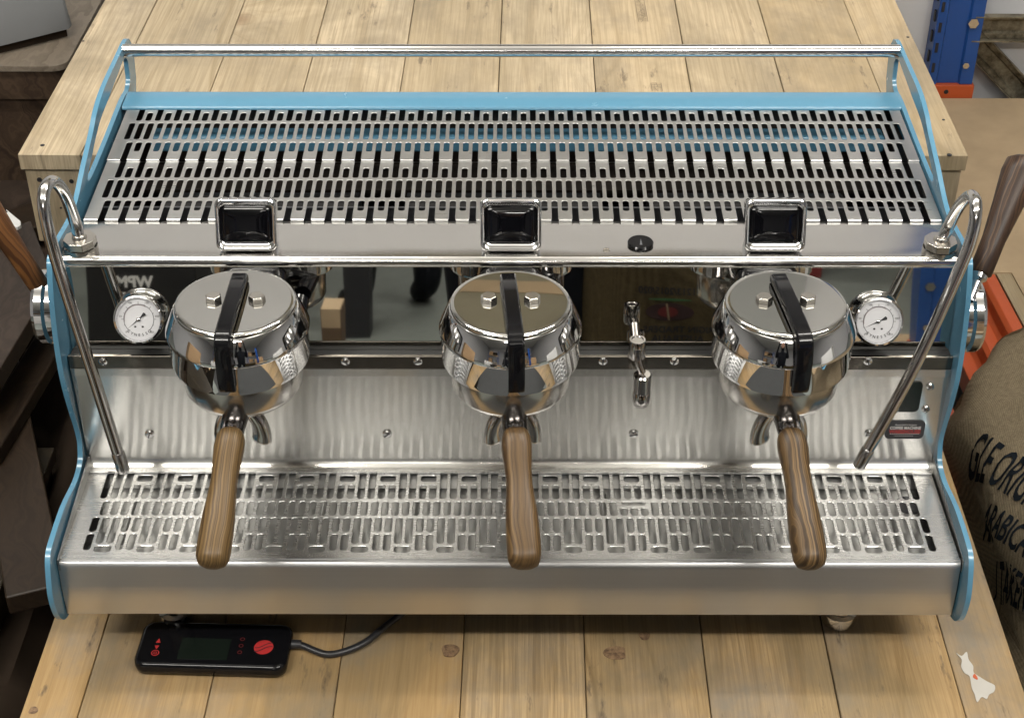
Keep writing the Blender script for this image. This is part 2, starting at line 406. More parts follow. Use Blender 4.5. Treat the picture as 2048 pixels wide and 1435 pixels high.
# nail heads, stamps and stains that belong to the boards
for px, py, r_ in ((84, 290, .0032), (1898, 310, .0035), (1886, 240, .0022), (1815, 75, .0025), (166, 82, .002)):
    p = W(px, py, z=.3362); mk('nail_hole', G().cyl((p.x, p.y, .3355), (p.x, p.y, .3366), r_, 10), M_ink, B2)
for px, py, r_ in ((78, 359, .0035), (142, 362, .0032), (121, 415, .0015)):
    p = W(px, py, y=1.9178); mk('nail_hole', G().cyl((p.x, 1.917, p.z), (p.x, 1.9183, p.z), r_, 10), M_ink, B2)
def stamp(px0, py0, px1, py1, n=3):
    a = W(px0, py0, z=.3364); b = W(px1, py1, z=.3364); d = (b-a); L = d.length; d.normalize(); s = Vector((d.y, -d.x, 0)); g = G(); z = Vector((0, 0, 0))
    def bar(p, q, wd):
        e = (q-p).normalized(); u = Vector((e.y, -e.x, 0))*wd/2
        g.add([p+u, q+u, q-u, p-u], [(0, 1, 2, 3)])
    for k in (-1, 1): bar(a+s*k*.0075, b+s*k*.0075, .0007)
    m = 0.0
    while m < L-.003:
        h = random.uniform(.003, .006)
        for k in (-.5, .0, .5):
            if random.random() < .75: bar(a+d*m+s*(k*.009-.002), a+d*m+s*(k*.009+.002), .0008)
        bar(a+d*m+s*random.uniform(-.004, .004), a+d*(m+h)+s*random.uniform(-.004, .004), .0007)
        m += h
    return g
M_stamp = plain('faded_stamp_ink', (.16, .125, .09), .8)
mk('stamp_mark', stamp(1278, 0, 1286, 44), M_stamp, B2, smooth=0)
mk('stamp_mark', stamp(1311, 166, 1314, 182), M_stamp, B2, smooth=0)
# spilt paint patch, front bench
pts = [(1911, 1305), (1922, 1311), (1932, 1303), (1936, 1318), (1945, 1331), (1946, 1344), (1957, 1352), (1973, 1362), (1988, 1370), (1987, 1382), (1977, 1388), (1972, 1397), (1962, 1393), (1953, 1403), (1948, 1388), (1942, 1374), (1938, 1352), (1928, 1345), (1921, 1332), (1922, 1318)]
pts = [W(a, b, z=.0008) for a, b in pts]
sm = smooth2([(p.x, p.y) for p in pts], 4)
mk('paint_spill', G().prism(sm, [], lambda a, b, s: (a, b, .0003 if s else .0009)), M_paint, B1)
p = W(1950, 1352, z=.002)
mk('paint_fleck', G().prism(smooth2([(p.x-.003, p.y), (p.x, p.y+.005), (p.x+.002, p.y-.001), (p.x+.001, p.y-.004)], 4), [], lambda a, b, s: (a, b, .0006 if s else .0013)), M_orange, B1)
# knots seen in front boards
def knot(px, py, rx, ry, par=B1):
    g = G(); p = W(px, py, z=.0); q = [(p.x+rx*cos(a)*(1+.15*sin(3*a+px)), p.y+ry*sin(a)*(1+.12*cos(2*a))) for a in [2*pi*k/20 for k in range(20)]]
    return mk('wood_knot', g.prism(q, [], lambda a, b, s: (a, b, -.001 if s else .0005)), M_knot, par, smooth=0)
q = N('knot_wood'); q.p(Base_Color=q.ramp(q.noise(q.obj((1, 1, 1), 3), 160, 4, .7), [(.35, (.09, .05, .028)), (.65, (.27, .17, .09))]), Roughness=.7); M_knot = q.m
knot(1230, 1305, .013, .012); knot(1288, 1271, .0065, .0075); knot(899, 1300, .010, .011); knot(65, 1419, .005, .006)

# ================================================================== ESPRESSO MACHINE
MA = thing('espresso_machine', 'light blue and stainless steel three group espresso machine standing on the pine workbench', 'espresso machine', (0, 1.58, 0))
HX = .5016
# --- blue side panels, outline read in side view (y, z)
xo = -.507
def side(P): return [(W(a, b, x=xo).y, W(a, b, x=xo).z) for a, b in P]
front = side([(130, 1229), (121, 1238), (110, 1229), (99, 1195), (94, 1150), (93, 1113), (99, 1083), (123, 1012), (147, 962), (157, 927), (158, 900), (154, 868), (133, 798), (121, 750), (111, 690), (102, 614), (97, 545), (98, 512), (113, 478), (143, 420), (164, 330), (180, 262), (188, 222), (203, 175), (232, 112), (246, 82), (252, 77)])
front = smooth2(front, 4, closed=False)
back = [(1.938, .488), (1.942, .470), (1.936, .440), (1.918, .415), (1.905, .390), (1.905, .10), (1.36, .088)]
outer = front+back
hole = side([(249, 120), (252, 140), (254, 160), (251, 180), (240, 200), (210, 275), (185, 335), (174, 358), (169, 360), (170, 345), (178, 310), (183, 285), (195, 238), (213, 192), (232, 142), (242, 118)])
hole = smooth2(hole, 3)
for s in (-1, 1):
    mk('side_panel', G().prism(outer, [hole[::-1]], lambda a, b, k, s=s: ((-.5035 if k == 0 else -.5095) if s < 0 else (.5005 if k == 0 else .5062), a, b)), M_blue, MA, bevel=.0018, seg=3)
# --- rail rod
g = G().cyl((-.504, 1.8946, .497), (.5015, 1.8946, .497), .0084, 28)
rr = mk('cup_rail', g, M_pipe, MA)
# --- blue back lip, bar inside and rear cover
g = G().strip([(1.8355, .4415), (1.8358, .4440), (1.838, .4456), (1.874, .4472), (1.879, .4460), (1.880, .10)], -HX, HX)
mk('back_cover', g, M_blue, MA, smooth=50)
mk('inner_bar', G().box(-.470, .484, 1.826, 1.856, .385, .407), M_blue, MA, bevel=.004)
mk('inner_back', G().box(-.498, .498, 1.8600, 1.8640, .29, .437), M_inner2, MA, smooth=0)
mk('inner_shelf', G().box(-.494, .494, 1.790, 1.8595, .345, .350), M_inner2, MA, smooth=0)
# --- grates with real slots
def grille(cells, solids, zf, thick=.0008, seg=4, ch=.0004):
    'cells: (x0,x1,y0,y1, hx0,hx1,hy0,hy1, r, open) rounded slot inside a rectangle; open 1 = towards front, 2 = towards back'
    g = G()
    def P(x, y, d=0.0): return (x, y, zf(y)-d)
    for x0, x1, y0, y1, a0, a1, b0, b1, r, op in cells:
        V = [P(x0, y0), P(x1, y0), P(x1, y1), P(x0, y1)]; F = []; loops = []
        for grow, dep in ((ch, 0.0), (0, ch*.8), (0, thick)):
            L = []; A0, A1, B0, B1_ = a0-grow, a1+grow, b0-grow, b1+grow; rr_ = r+grow*.6
            if op == 1: B0 = y0
            if op == 2: B1_ = y1
            for ci, (cx_, cy_, ang) in enumerate(((A0+rr_, B0+rr_, 180), (A1-rr_, B0+rr_, 270), (A1-rr_, B1_-rr_, 0), (A0+rr_, B1_-rr_, 90))):
                if (op == 1 and ci < 2) or (op == 2 and ci > 1):
                    L.append([(A0 if ci in (0, 3) else A1, B0 if ci < 2 else B1_)])
                else: L.append([(cx_+rr_*cos(R(ang+90*k/seg)), cy_+rr_*sin(R(ang+90*k/seg))) for k in range(seg+1)])
            base = len(V); idx = []
            for arc in L: idx.append(list(range(len(V), len(V)+len(arc)))); V += [P(x, y, dep) for x, y in arc]
            loops.append(idx)
        I = loops[0]
        for ci in range(4):
            for u, v in zip(I[ci], I[ci][1:]): F.append((ci, v, u))
            nx = (ci+1) % 4
            if (op == 1 and ci == 0) or (op == 2 and ci == 2): continue
            F.append((ci, nx, I[nx][0], I[ci][-1]))
        for A, B in zip(loops, loops[1:]):
            fa = [i for arc in A for i in arc]; fb = [i for arc in B for i in arc]
            n0 = len(A[0])
            for k in range(len(fa)):
                k2 = (k+1) % len(fa)
                if op == 1 and k == 0: continue
                if op == 2 and k == len(A[0])+len(A[1]): continue
                F.append((fa[k], fa[k2], fb[k2], fb[k]))
        g.add(V, F)
    for x0, x1, y0, y1 in solids: g.add([P(x0, y0), P(x1, y0), P(x1, y1), P(x0, y1)], [(0, 1, 2, 3)])
    return g
PT = .01196
TX0, TX1 = -.4955, .4985
zc = lambda y: .4292+(y-1.576)*.0385
def yt(row):
    z = .43
    for _ in range(6): z = zc(yr(row, z))
    return yr(row, z)
XM = .0030
def cup_rows(rows, wide=.0074):
    'rows: (row_top, row_bottom, kind, slot_top, slot_bottom, short_top, short_bottom, open)'
    cells, solids = [], []
    for (rt, rb, kind, st, sb, s2t, s2b, op) in rows:
        yt0, yb0 = yt(rt), yt(rb); n = 82 if kind == 'u' else 81; xs = XM-n*PT/2
        for k in range(n):
            xa = xs+k*PT; m = xa+PT/2
            if kind == 'u' or k % 2 == 0: cells.append((xa, xa+PT, yb0, yt0, m-wide/2, m+wide/2, yt(sb), yt(st), .0029, op))
            else: cells.append((xa, xa+PT, yb0, yt0, m-wide/2, m+wide/2, yt(s2b), yt(s2t), .0029, 0))
        solids += [(TX0, xs, yb0, yt0), (xs+n*PT, TX1, yb0, yt0)]
    return cells, solids
c, s_ = cup_rows([(213, 247, 'a', 216, 245, 229, 245, 2), (247, 285, 'u', 249.5, 282, 0, 0, 0), (285, 322.5, 'a', 288, 320, 288, 306, 1)])
mk('rear_cup_grate', grille(c, s_, lambda y: zc(y)+.0022), M_grate, MA, smooth=30)
c, s_ = cup_rows([(321.5, 357.5, 'a', 320, 355.5, 336, 355.5, 2), (357.5, 398, 'u', 360, 395.5, 0, 0, 0), (398, 438, 'a', 401, 438, 401, 421, 1)])
mk('front_cup_grate', grille(c, s_, zc), M_grate, MA, smooth=30)
# folded skirts of both grates, cut by the open slots
def skirt(y, z, dr, thin, hb):
    g = G(); xs = XM-81*PT/2; pr = [(y, z), (y-dr*.45, z-dr*.12), (y-dr*.85, z-dr*.5), (y-dr, z-dr), (y-dr, z-hb)]
    edges = [TX0]
    for k in range(0, 81, 2): m = xs+k*PT+PT/2; edges += [m-.0037-.0007, m+.0037+.0007]
    edges.append(TX1)
    for a, b in zip(edges[::2], edges[1::2]): g.strip(pr, a, b)
    g.strip([(y-dr+.0004, z-hb+.0014), (y-dr+.0004, z-hb)], TX0, TX1)
    return g
yf = yt(438)
mk('grate_fold', skirt(yf, zc(yf), .0020, 0, .0030), M_grate, MA, smooth=60)
yf2 = yt(322.5)
mk('grate_fold', skirt(yf2, zc(yf2)+.0022, .0012, 0, .004), M_grate, MA, smooth=60)
# --- interior below the grates
g = G().box(-.498, .498, 1.58, 1.875, .28, .290)
g.box(-.498, -.494, 1.58, 1.875, .29, .42); g.box(.494, .498, 1.58, 1.875, .29, .42)
g.box(-.494, .494, 1.5745, 1.5785, .29, .4258)
mk('inner_tray', g, M_inner, MA, smooth=0)
g = G()
for k in range(3): g.cyl((-.43+k*.30, 1.70, .345), (-.19+k*.30, 1.70, .345), .045, 20)
mk('boiler', g, M_inner, MA)
mk('inner_rib', G().box(-.49, .49, 1.640, 1.643, .385, .410), M_raw, MA, smooth=0)
# --- polished top panel with rolled front edge
pr = [(1.5795, .4262), (1.560, .4275), (1.540, .4288), (1.520, .4300), (1.4970, .4314)]
pr += [(1.4970-.0070*sin(R(a)), .4314-.0070+.0070*cos(R(a))) for a in range(12, 100, 11)]
pr += [(1.4903, .4220), (1.4912, .4205)]
g = G()
nx = 60
V = []; F = []
for i in range(nx+1):
    x = -.5025+1.005*i/nx
    for y, z in pr: V.append((x, y, z))
n_ = len(pr)
for i in range(nx):
    for j in range(n_-1): F.append((i*n_+j, i*n_+j+1, (i+1)*n_+j+1, (i+1)*n_+j))
g.add(V, F); mk('top_panel', g, M_top, MA, smooth=60)
g = G().strip([(1.4912, .4205), (1.4960, .4203)], -.5025, .5025); mk('panel_underside', g, M_top, MA, smooth=0)
# --- mirror panel, trim strip, backsplash
mk('mirror_panel', G().box(-.5025, .5025, 0, .004, 0, .1038), M_mirror, MA, (0, 1.4738, .3180), (-R(9.0), 0, 0), smooth=0)
mk('seal_strip', G().box(-.5020, .5020, 1.4581, 1.4735, .3068, .3196), M_rubber, MA, smooth=0)
mk('trim_strip', G().box(-.5025, .5025, 1.4535, 1.4580, .3068, .3242), M_strip, MA, smooth=0, bevel=.0008)
wx0, wx1, wz0, wz1 = W(1797, 770, y=1.452).x, W(1846, 770, y=1.452).x, W(1800, 825, y=1.452).z, W(1800, 765, y=1.452).z
pr = [(1.4545, .3065), (1.4545, .190)]
R0 = .014
pr += [(1.4545-R0+R0*cos(R(a)), .1645+R0-R0*sin(R(a))) for a in (0, 12, 25, 38, 52, 66, 78, 90)]
g = G().strip(pr, -.5020, .5020)
mk('backsplash', g, M_splash, MA, smooth=60)
mk('splash_crease', G().strip([(1.4536, .3066), (1.4532, .2965), (1.4541, .2955)], -.5015, .5015), M_splash, MA, smooth=0)
T = Matrix.Translation(((wx0+wx1)/2, 1.4543, (wz0+wz1)/2)) @ Matrix.Rotation(R(90), 4, 'X')
mk('sight_window', G().loft([(wx1-wx0, wz1-wz0, .006, 0), (wx1-wx0, wz1-wz0, .006, .0012)], T=T), M_lcd, MA)
def screw(px, py, y, r=.0052, par=MA, dome=True):
    p = W(px, py, y=y); T = Matrix.Translation((p.x, y, p.z)) @ Matrix.Rotation(R(90), 4, 'X') @ Matrix.Rotation(px*.7, 4, 'Z')
    g = G().lathe([(r*.55, -.001), (r, 0), (r*.98, .0011), (r*.75, .0022), (r*.4, .0028), (0, .003)], 16, T)
    g.box(-r*.8, r*.8, -r*.13, r*.13, .0022, .0032, T, 1)
    mk('screw', g, [M_chrome, M_ink], par)
for px in (205, 690, 835, 1205, 1348, 1735): screw(px, 722, 1.4530)
for px in (298, 773, 1266, 1737): screw(px, 867, 1.4540, .0056)
for px, py in ((1859, 773), (1850, 818), (1789, 818)): screw(px, py, 1.4540, .0046)
# sticker
p = W(1809, 860, y=1.453); T = Matrix.Translation((p.x, 1.4538, p.z)) @ Matrix.Rotation(R(90), 4, 'X')
stk = mk('warehouse_sticker', G().loft([(.0455, .0262, .006, 0), (.0455, .0262, .006, .0005)], T=T), M_ink, MA)
g = G(); V, F = text_geo('COFFEE MACHINE', .0060, bold=.00022); g.add(V, F, T @ Matrix.Translation((0, .0030, .0009)) @ Matrix.Diagonal((.74, 1, 1, 1)))
V, F = text_geo("Australia's largest", .0036); g.add(V, F, T @ Matrix.Translation((0, .0077, .0007)))
for k in range(14): g.add([(-.017+k*.0025, -.0060, 0), (-.0155+k*.0025, -.0060, 0), (-.0155+k*.0025, -.0052, 0), (-.017+k*.0025, -.0052, 0)], [(0, 1, 2, 3)], T @ Matrix.Translation((0, 0, .0007)))
for k in range(9): g.add([(-.011+k*.0025, -.0088, 0), (-.0096+k*.0025, -.0088, 0), (-.0096+k*.0025, -.0081, 0), (-.011+k*.0025, -.0081, 0)], [(0, 1, 2, 3)], T @ Matrix.Translation((0, 0, .0007)))
mk('lettering', g, M_white, stk, smooth=0, recalc=False)
g = G(); V, F = text_geo('WAREHOUSE', .0076, bold=.0003); g.add(V, F, T @ Matrix.Translation((0, -.0024, .0009)) @ Matrix.Diagonal((.80, 1, 1, 1)))
mk('lettering', g, M_red, stk, smooth=0, recalc=False)
# --- drip tray: grille, rolled front, front face, basin
ZD = .1635; DX = -.0015
yd = lambda row: yr(row, ZD)
cells, solids = [], []
x80 = DX-40*PT; wd_ = .0078; rad = .00389
def cell(k0, k1, r0, r1, s0, s1, xs, w0=None, rr_=rad):
    xa, xb = xs+k0*PT, xs+k1*PT
    m = (xa+xb)/2; hw = (w0 or wd_)/2
    cells.append((xa, xb, yd(r1), yd(r0), m-hw, m+hw, yd(s1), yd(s0), min(rr_, (yd(s0)-yd(s1))/2-.0001, hw-.0001), 0))
k = 0; pat = []
while k < 80:
    if k < 3 or k >= 77: pat.append(('L', k)); k += 1
    elif (k-3) % 4 in (0,): pat.append(('P', k)); k += 2
    else: pat.append(('L', k)); k += 1
for t_, k in pat:
    if t_ == 'L': cell(k, k+1, 940, 999.5, 942.5, 997, x80)
    else:
        cell(k, k+2, 940, 967, 950.5, 963, x80, .0178)
        for j in (0, 1): cell(k+j, k+j+1, 967, 999.5, 969, 997, x80)
sp0 = int(round((W(1266, 1015, z=ZD).x-(x80+PT/2))/PT-1.5))
k = 0
while k < 79:
    if k == sp0:
        cell(k, k+3, 999.5, 1012, 1002, 1009, x80+PT/2, .0275)
        for j in range(3): cell(k+j, k+j+1, 1012, 1032.5, 1014.5, 1030, x80+PT/2, .0080, .0038)
        k += 3
    else: cell(k, k+1, 999.5, 1032.5, 1002, 1030.5, x80+PT/2); k += 1
for k in (0, 79):
    cell(k, k+1, 1032.5, 1065.5, 1034.5, 1063.5, x80); cell(k, k+1, 1065.5, 1106.5, 1067.5, 1100, x80)
k = 1
while k < 79:
    for j in (0, 1): cell(k+j, k+j+1, 1032.5, 1089, 1034.5, 1086.5, x80)
    cell(k, k+2, 1089, 1106.5, 1091.5, 1104, x80, .0185)
    k += 2
    if k < 79:
        for j in (0, 1): cell(k+j, k+j+1, 1032.5, 1065.5, 1034.5, 1063.5, x80); cell(k+j, k+j+1, 1065.5, 1106.5, 1067.5, 1100, x80)
        k += 2
XL, XR = -.5015, .4975; x81 = x80+80*PT
for r0, r1, off in ((940, 999.5, 0), (999.5, 1032.5, PT/2), (1032.5, 1106.5, 0)):
    solids += [(XL, x80+off, yd(r1), yd(r0)), (x81-off, XR, yd(r1), yd(r0))]
solids += [(XL, XR, yd(940), 1.440), (XL, XR, yd(1117), yd(1106.5))]
mk('drip_grille', grille(cells, solids, lambda y: ZD, .0010, 5, .0005), M_drip, MA, smooth=30)
mk('grille_flange', G().strip([(1.4405, .1638), (1.4402, .1662), (1.447, .1668)], XL, XR), M_drip, MA, smooth=0)
yb = yd(1117)
pr = [(yb+.001, ZD), (yb+.0002, .1605), (yb-.0006, .1600), (yb-.0014, .1612), (yb-.0030, .1622)]
c0y, c0z, rr0 = 1.2985, .1522, .0100
pr += [(c0y-rr0*sin(R(a)), c0z+rr0*cos(R(a))) for a in range(10, 95, 9)]
pr += [(1.2884, .1490), (1.2862, .1285), (1.2860, .1265), (1.2854, .100), (1.2858, .0985), (1.2858, .0860), (1.2875, .0842), (1.31, .0842)]
mk('front_fascia', G().strip(pr, -.5022, .4985), M_face, MA, smooth=40)
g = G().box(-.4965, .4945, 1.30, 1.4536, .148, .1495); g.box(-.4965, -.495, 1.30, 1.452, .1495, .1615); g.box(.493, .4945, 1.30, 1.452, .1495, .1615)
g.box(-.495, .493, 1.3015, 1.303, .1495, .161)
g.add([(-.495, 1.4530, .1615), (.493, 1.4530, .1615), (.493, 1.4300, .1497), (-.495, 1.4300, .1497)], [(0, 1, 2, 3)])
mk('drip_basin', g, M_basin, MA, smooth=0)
g = G()
for k in range(9): x = -.44+k*.11; mk('basin_rib', G().cyl((x, 1.33, .1494), (x, 1.42, .1494), .002, 8), M_basin, MA)
p = W(1815, 1020, z=.142); mk('drain', G().cyl((p.x, p.y, .1490), (p.x, p.y, .1500), .016, 20), M_ink, MA)
for s in (-1, 1):
    x = s*.5008; g = G().prism([(1.288, .1655), (1.452, .1795), (1.452, .150), (1.288, .150)], [], lambda a, b, k, x=x, s=s: (x-s*(.0012 if k else -.0008), a, b))
    mk('side_flange', g, M_basin, MA, smooth=0)
mk('chassis', G().box(-.498, .498, 1.302, 1.86, .0845, .1390).box(-.498, .498, 1.4590, 1.86, .139, .279), M_raw, MA, smooth=0)
# --- feet
for x, y in ((.394, 1.364), (-.402, 1.364), (.394, 1.78), (-.402, 1.78)):
    g = G().lathe([(.0, .0841), (.0145, .0841), (.0145, .021), (.0165, .019), (.0205, .017), (.0215, .014), (.0215, .004), (.020, .0005), (0, .0005)], 32, Matrix.Translation((x, y, 0)))
    mk('foot', g, M_chrome, MA)
# --- displays
def disp(x):
    T = Matrix.Translation((x, 1.5050, .4345)) @ Matrix.Rotation(R(90-19), 4, 'X')       # local z towards viewer, y up
    g = G().loft([(.058, .048, .006, -.036), (.0635, .0525, .007, -.024), (.0665, .0585, .008, -.004), (.0680, .0595, .008, .0030), (.0668, .0585, .008, .0052), (.0640, .0560, .0075, .0064), (.0612, .0520, .007, .0060), (.0580, .0445, .0065, .0036), (.0560, .0415, .006, .0010)], 6, T @ Matrix.Translation((0, .0285, 0)), cap1=False)
    d = mk('display', g, M_chrome, MA, smooth=50)
    g = G().loft([(.0562, .0417, .006, .0006), (.0545, .0400, .0055, .0018), (.046, .033, .005, .0030), (.02, .014, .003, .0036)], 6, T @ Matrix.Translation((0, .0285, 0)), cap0=False)
    mk('screen', g, M_glass, d, smooth=60)
for px in (496, 1021, 1545): disp(W(px, 505, z=.428).x)
# --- button and indicator
p = W(1280, 489, z=.4300)
g = G().lathe([(.0145, .4285), (.0147, .4330), (.0138, .4342), (.0, .4342)], 32, Matrix.Translation((p.x, p.y, 0)))
g.add([(p.x-.0015, p.y-.008, .4345), (p.x+.0015, p.y-.008, .4345), (p.x+.0005, p.y+.006, .4345)], [(0, 1, 2)], None, 1)
bt = mk('power_button', g, [M_black, M_raw], MA)
p = W(1212, 500, z=.4305); mk('indicator_light', G().lathe([(.0042, .4295), (.0042, .4315), (.003, .4318), (.0028, .4311), (0, .4311)], 20, Matrix.Translation((p.x, p.y, 0))), M_satin, MA)
# --- gauges
def gauge(px, py, ang):
    p = W(px, py, y=1.465); T = Matrix.Translation(p) @ Matrix.Rotation(R(90-26), 4, 'X')
    Rg = .0282
    g = G().lathe([(.008, -.030), (.008, -.013), (Rg*.62, -.0115), (Rg*.90, -.0085), (Rg, -.004), (Rg, .0), (Rg*.965, .0030), (Rg*.90, .0036), (Rg*.845, .0015), (Rg*.83, -.0015)], 48, T)
    b = mk('pressure_gauge', g, M_chrome, MA)
    mk('dial', G().lathe([(Rg*.84, -.0014), (0, -.0014)], 40, T), M_dial, b, smooth=0)
    g = G(); r1 = Rg*.60
    def arc(a0, a1, ri, ro, m):
        n = 36; V = []; F = []
        for k in range(n+1):
            a = R(a0+(a1-a0)*k/n); V += [(ri*cos(a), ri*sin(a), -.0011), (ro*cos(a), ro*sin(a), -.0011)]
        for k in range(n): F.append((2*k, 2*k+1, 2*k+3, 2*k+2))
        g.add(V, F, T, m)
    arc(-45, 225, r1*.985, r1*1.015, 0); arc(60, 190, r1*.94, r1*.965, 1)
    for k in range(13):
        a = R(225-270*k/12); L_ = 1.17 if k % 2 == 0 else 1.08; u = Vector((cos(a), sin(a), 0)); v = Vector((-sin(a), cos(a), 0))*.00022
        g.add([tuple(u*r1+v+Vector((0, 0, -.001))), tuple(u*r1*L_+v+Vector((0, 0, -.001))), tuple(u*r1*L_-v+Vector((0, 0, -.001))), tuple(u*r1-v+Vector((0, 0, -.001)))], [(0, 1, 2, 3)], T, 0)
    for k, ch_ in enumerate(('0', '50', '100', '150', '200', '250')):
        a = R(225-270*k/5*1.0); V, F = text_geo(ch_, .0030); g.add(V, F, T @ Matrix.Translation((Rg*.735*cos(a), Rg*.735*sin(a), -.001)), 0)
    for k, ch_ in enumerate('SYNESSO'):
        a = R(-90+(k-3)*13.5); V, F = text_geo(ch_, .0052 if k == 0 else .0044, bold=.00006)
        g.add(V, F, T @ Matrix.Translation((Rg*.64*cos(a), Rg*.64*sin(a), -.001)) @ Matrix.Rotation(a+pi/2, 4, 'Z'), 0)
    for s in (-1, 1):
        V = [(s*.0042+.0013*cos(2*pi*k/12), -.0085+.0011*sin(2*pi*k/12), -.001) for k in range(12)]; g.add(V, [tuple(range(12))], T, 0)
    mk('scale_print', g, [M_ink, M_redd], b, smooth=0, recalc=False)
    g = G(); a = R(ang); u = Vector((cos(a), sin(a), 0)); v = Vector((-sin(a), cos(a), 0)); z = Vector((0, 0, .0004))
    g.add([u*.0175+z, v*.0007+z, -u*.004+v*.0007+z, -u*.0095+v*.0022+z, -u*.0105+z, -u*.0095-v*.0022+z, -u*.004-v*.0007+z, -v*.0007+z], [tuple(range(8))], T)
    g.lathe([(.0021, -.001), (.0021, .0010), (.0012, .0016), (0, .0017)], 16, T, 1)
    mk('needle', g, [M_ink, M_chrome], b)
gauge(276, 638, 221); gauge(1756, 643, 205)
# --- groups
GZ = 1.365
def group(x, rot_strip):
    T = Matrix.Translation((x, GZ, 0))
    body = mk('group_head', G().lathe([(.0600, .4530), (.0640, .4522), (.0655, .4500), (.0700, .4400), (.0742, .4300), (.0752, .4265), (.0750, .4246), (.0738, .4238), (.0733, .4228), (.0731, .3935), (.0724, .3890), (.0700, .3872), (.055, .3872)], 72, T), M_chrome, MA, smooth=40)
    mk('group_neck', G().loft([(.070, .036, .012, 0), (.070, .036, .012, .082)], T=Matrix.Translation((x, GZ+.040, .404)) @ Matrix.Rotation(R(-90), 4, 'X')).cyl((x+.05, GZ+.03, .385), (x+.05, GZ+.11, .385), .010, 12), M_black, body)
    mk('group_cap', G().lathe([(.0625, .4515), (.0632, .4540), (.0622, .4562), (.0600, .4572), (.0570, .4570), (0, .4570)], 72, T), M_mirror, body, smooth=60)
    for s in (-1, 1):
        g = G(); c_ = Vector((x+s*.0225, GZ+.003, 0)); hx = [(.0090*cos(R(60*k+15*s)), .0090*sin(R(60*k+15*s))) for k in range(6)]
        V = [(c_.x+a, c_.y+b, z) for z, f in ((.4572, 1), (.4612, 1)) for a, b in hx]+[(c_.x+a*.85, c_.y+b*.85, .4630) for a, b in hx]
        F = [(k, (k+1) % 6, 6+(k+1) % 6, 6+k) for k in range(6)]+[(6+k, 6+(k+1) % 6, 12+(k+1) % 6, 12+k) for k in range(6)]+[tuple(range(12, 18))]
        g.add(V, F); mk('hex_bolt', g, M_satin, body, smooth=20, bevel=.0006)
    # black grip strap over the cap
    g = G(); path = [(.040, .4585), (.040, .4660), (.036, .4690), (.0, .4700), (-.055, .4680), (-.0705, .4665), (-.0775, .4635), (-.0815, .4560), (-.0845, .4400), (-.0845, .4180), (-.0835, .4050), (-.0815, .4000), (-.0770, .3990)]
    Tr = T @ Matrix.Rotation(R(rot_strip), 4, 'Z'); hw = .0084; V = []; F = []
    inner = [(.034, .4585), (.034, .4590), (.034, .4590), (.0, .4592), (-.055, .4590), (-.0625, .4580), (-.067, .4540), (-.070, .4480), (-.0745, .4350), (-.0755, .4180), (-.0750, .4050), (-.0745, .4010), (-.0745, .3995)]
    for (a, b), (c_, d_) in zip(path, inner):
        V += [(-hw*.78, a, b), (hw*.78, a, b), (hw, a*.9+c_*.1, b*.75+d_*.25), (hw*.95, c_, d_), (-hw*.95, c_, d_), (-hw, a*.9+c_*.1, b*.75+d_*.25)]
    for i in range(len(path)-1):
        for k in range(6): k2 = (k+1) % 6; F.append((i*6+k, i*6+k2, (i+1)*6+k2, (i+1)*6+k))
    F += [tuple(range(6))[::-1], tuple((len(path)-1)*6+k for k in range(6))]
    g.add(V, F, Tr); mk('grip_strap', g, M_black, body, smooth=50, bevel=.0012)
GX = (-.286, 0.0, .286)
for x, r in zip(GX, (-1.0, 4.5, 6.0)): group(x, r)
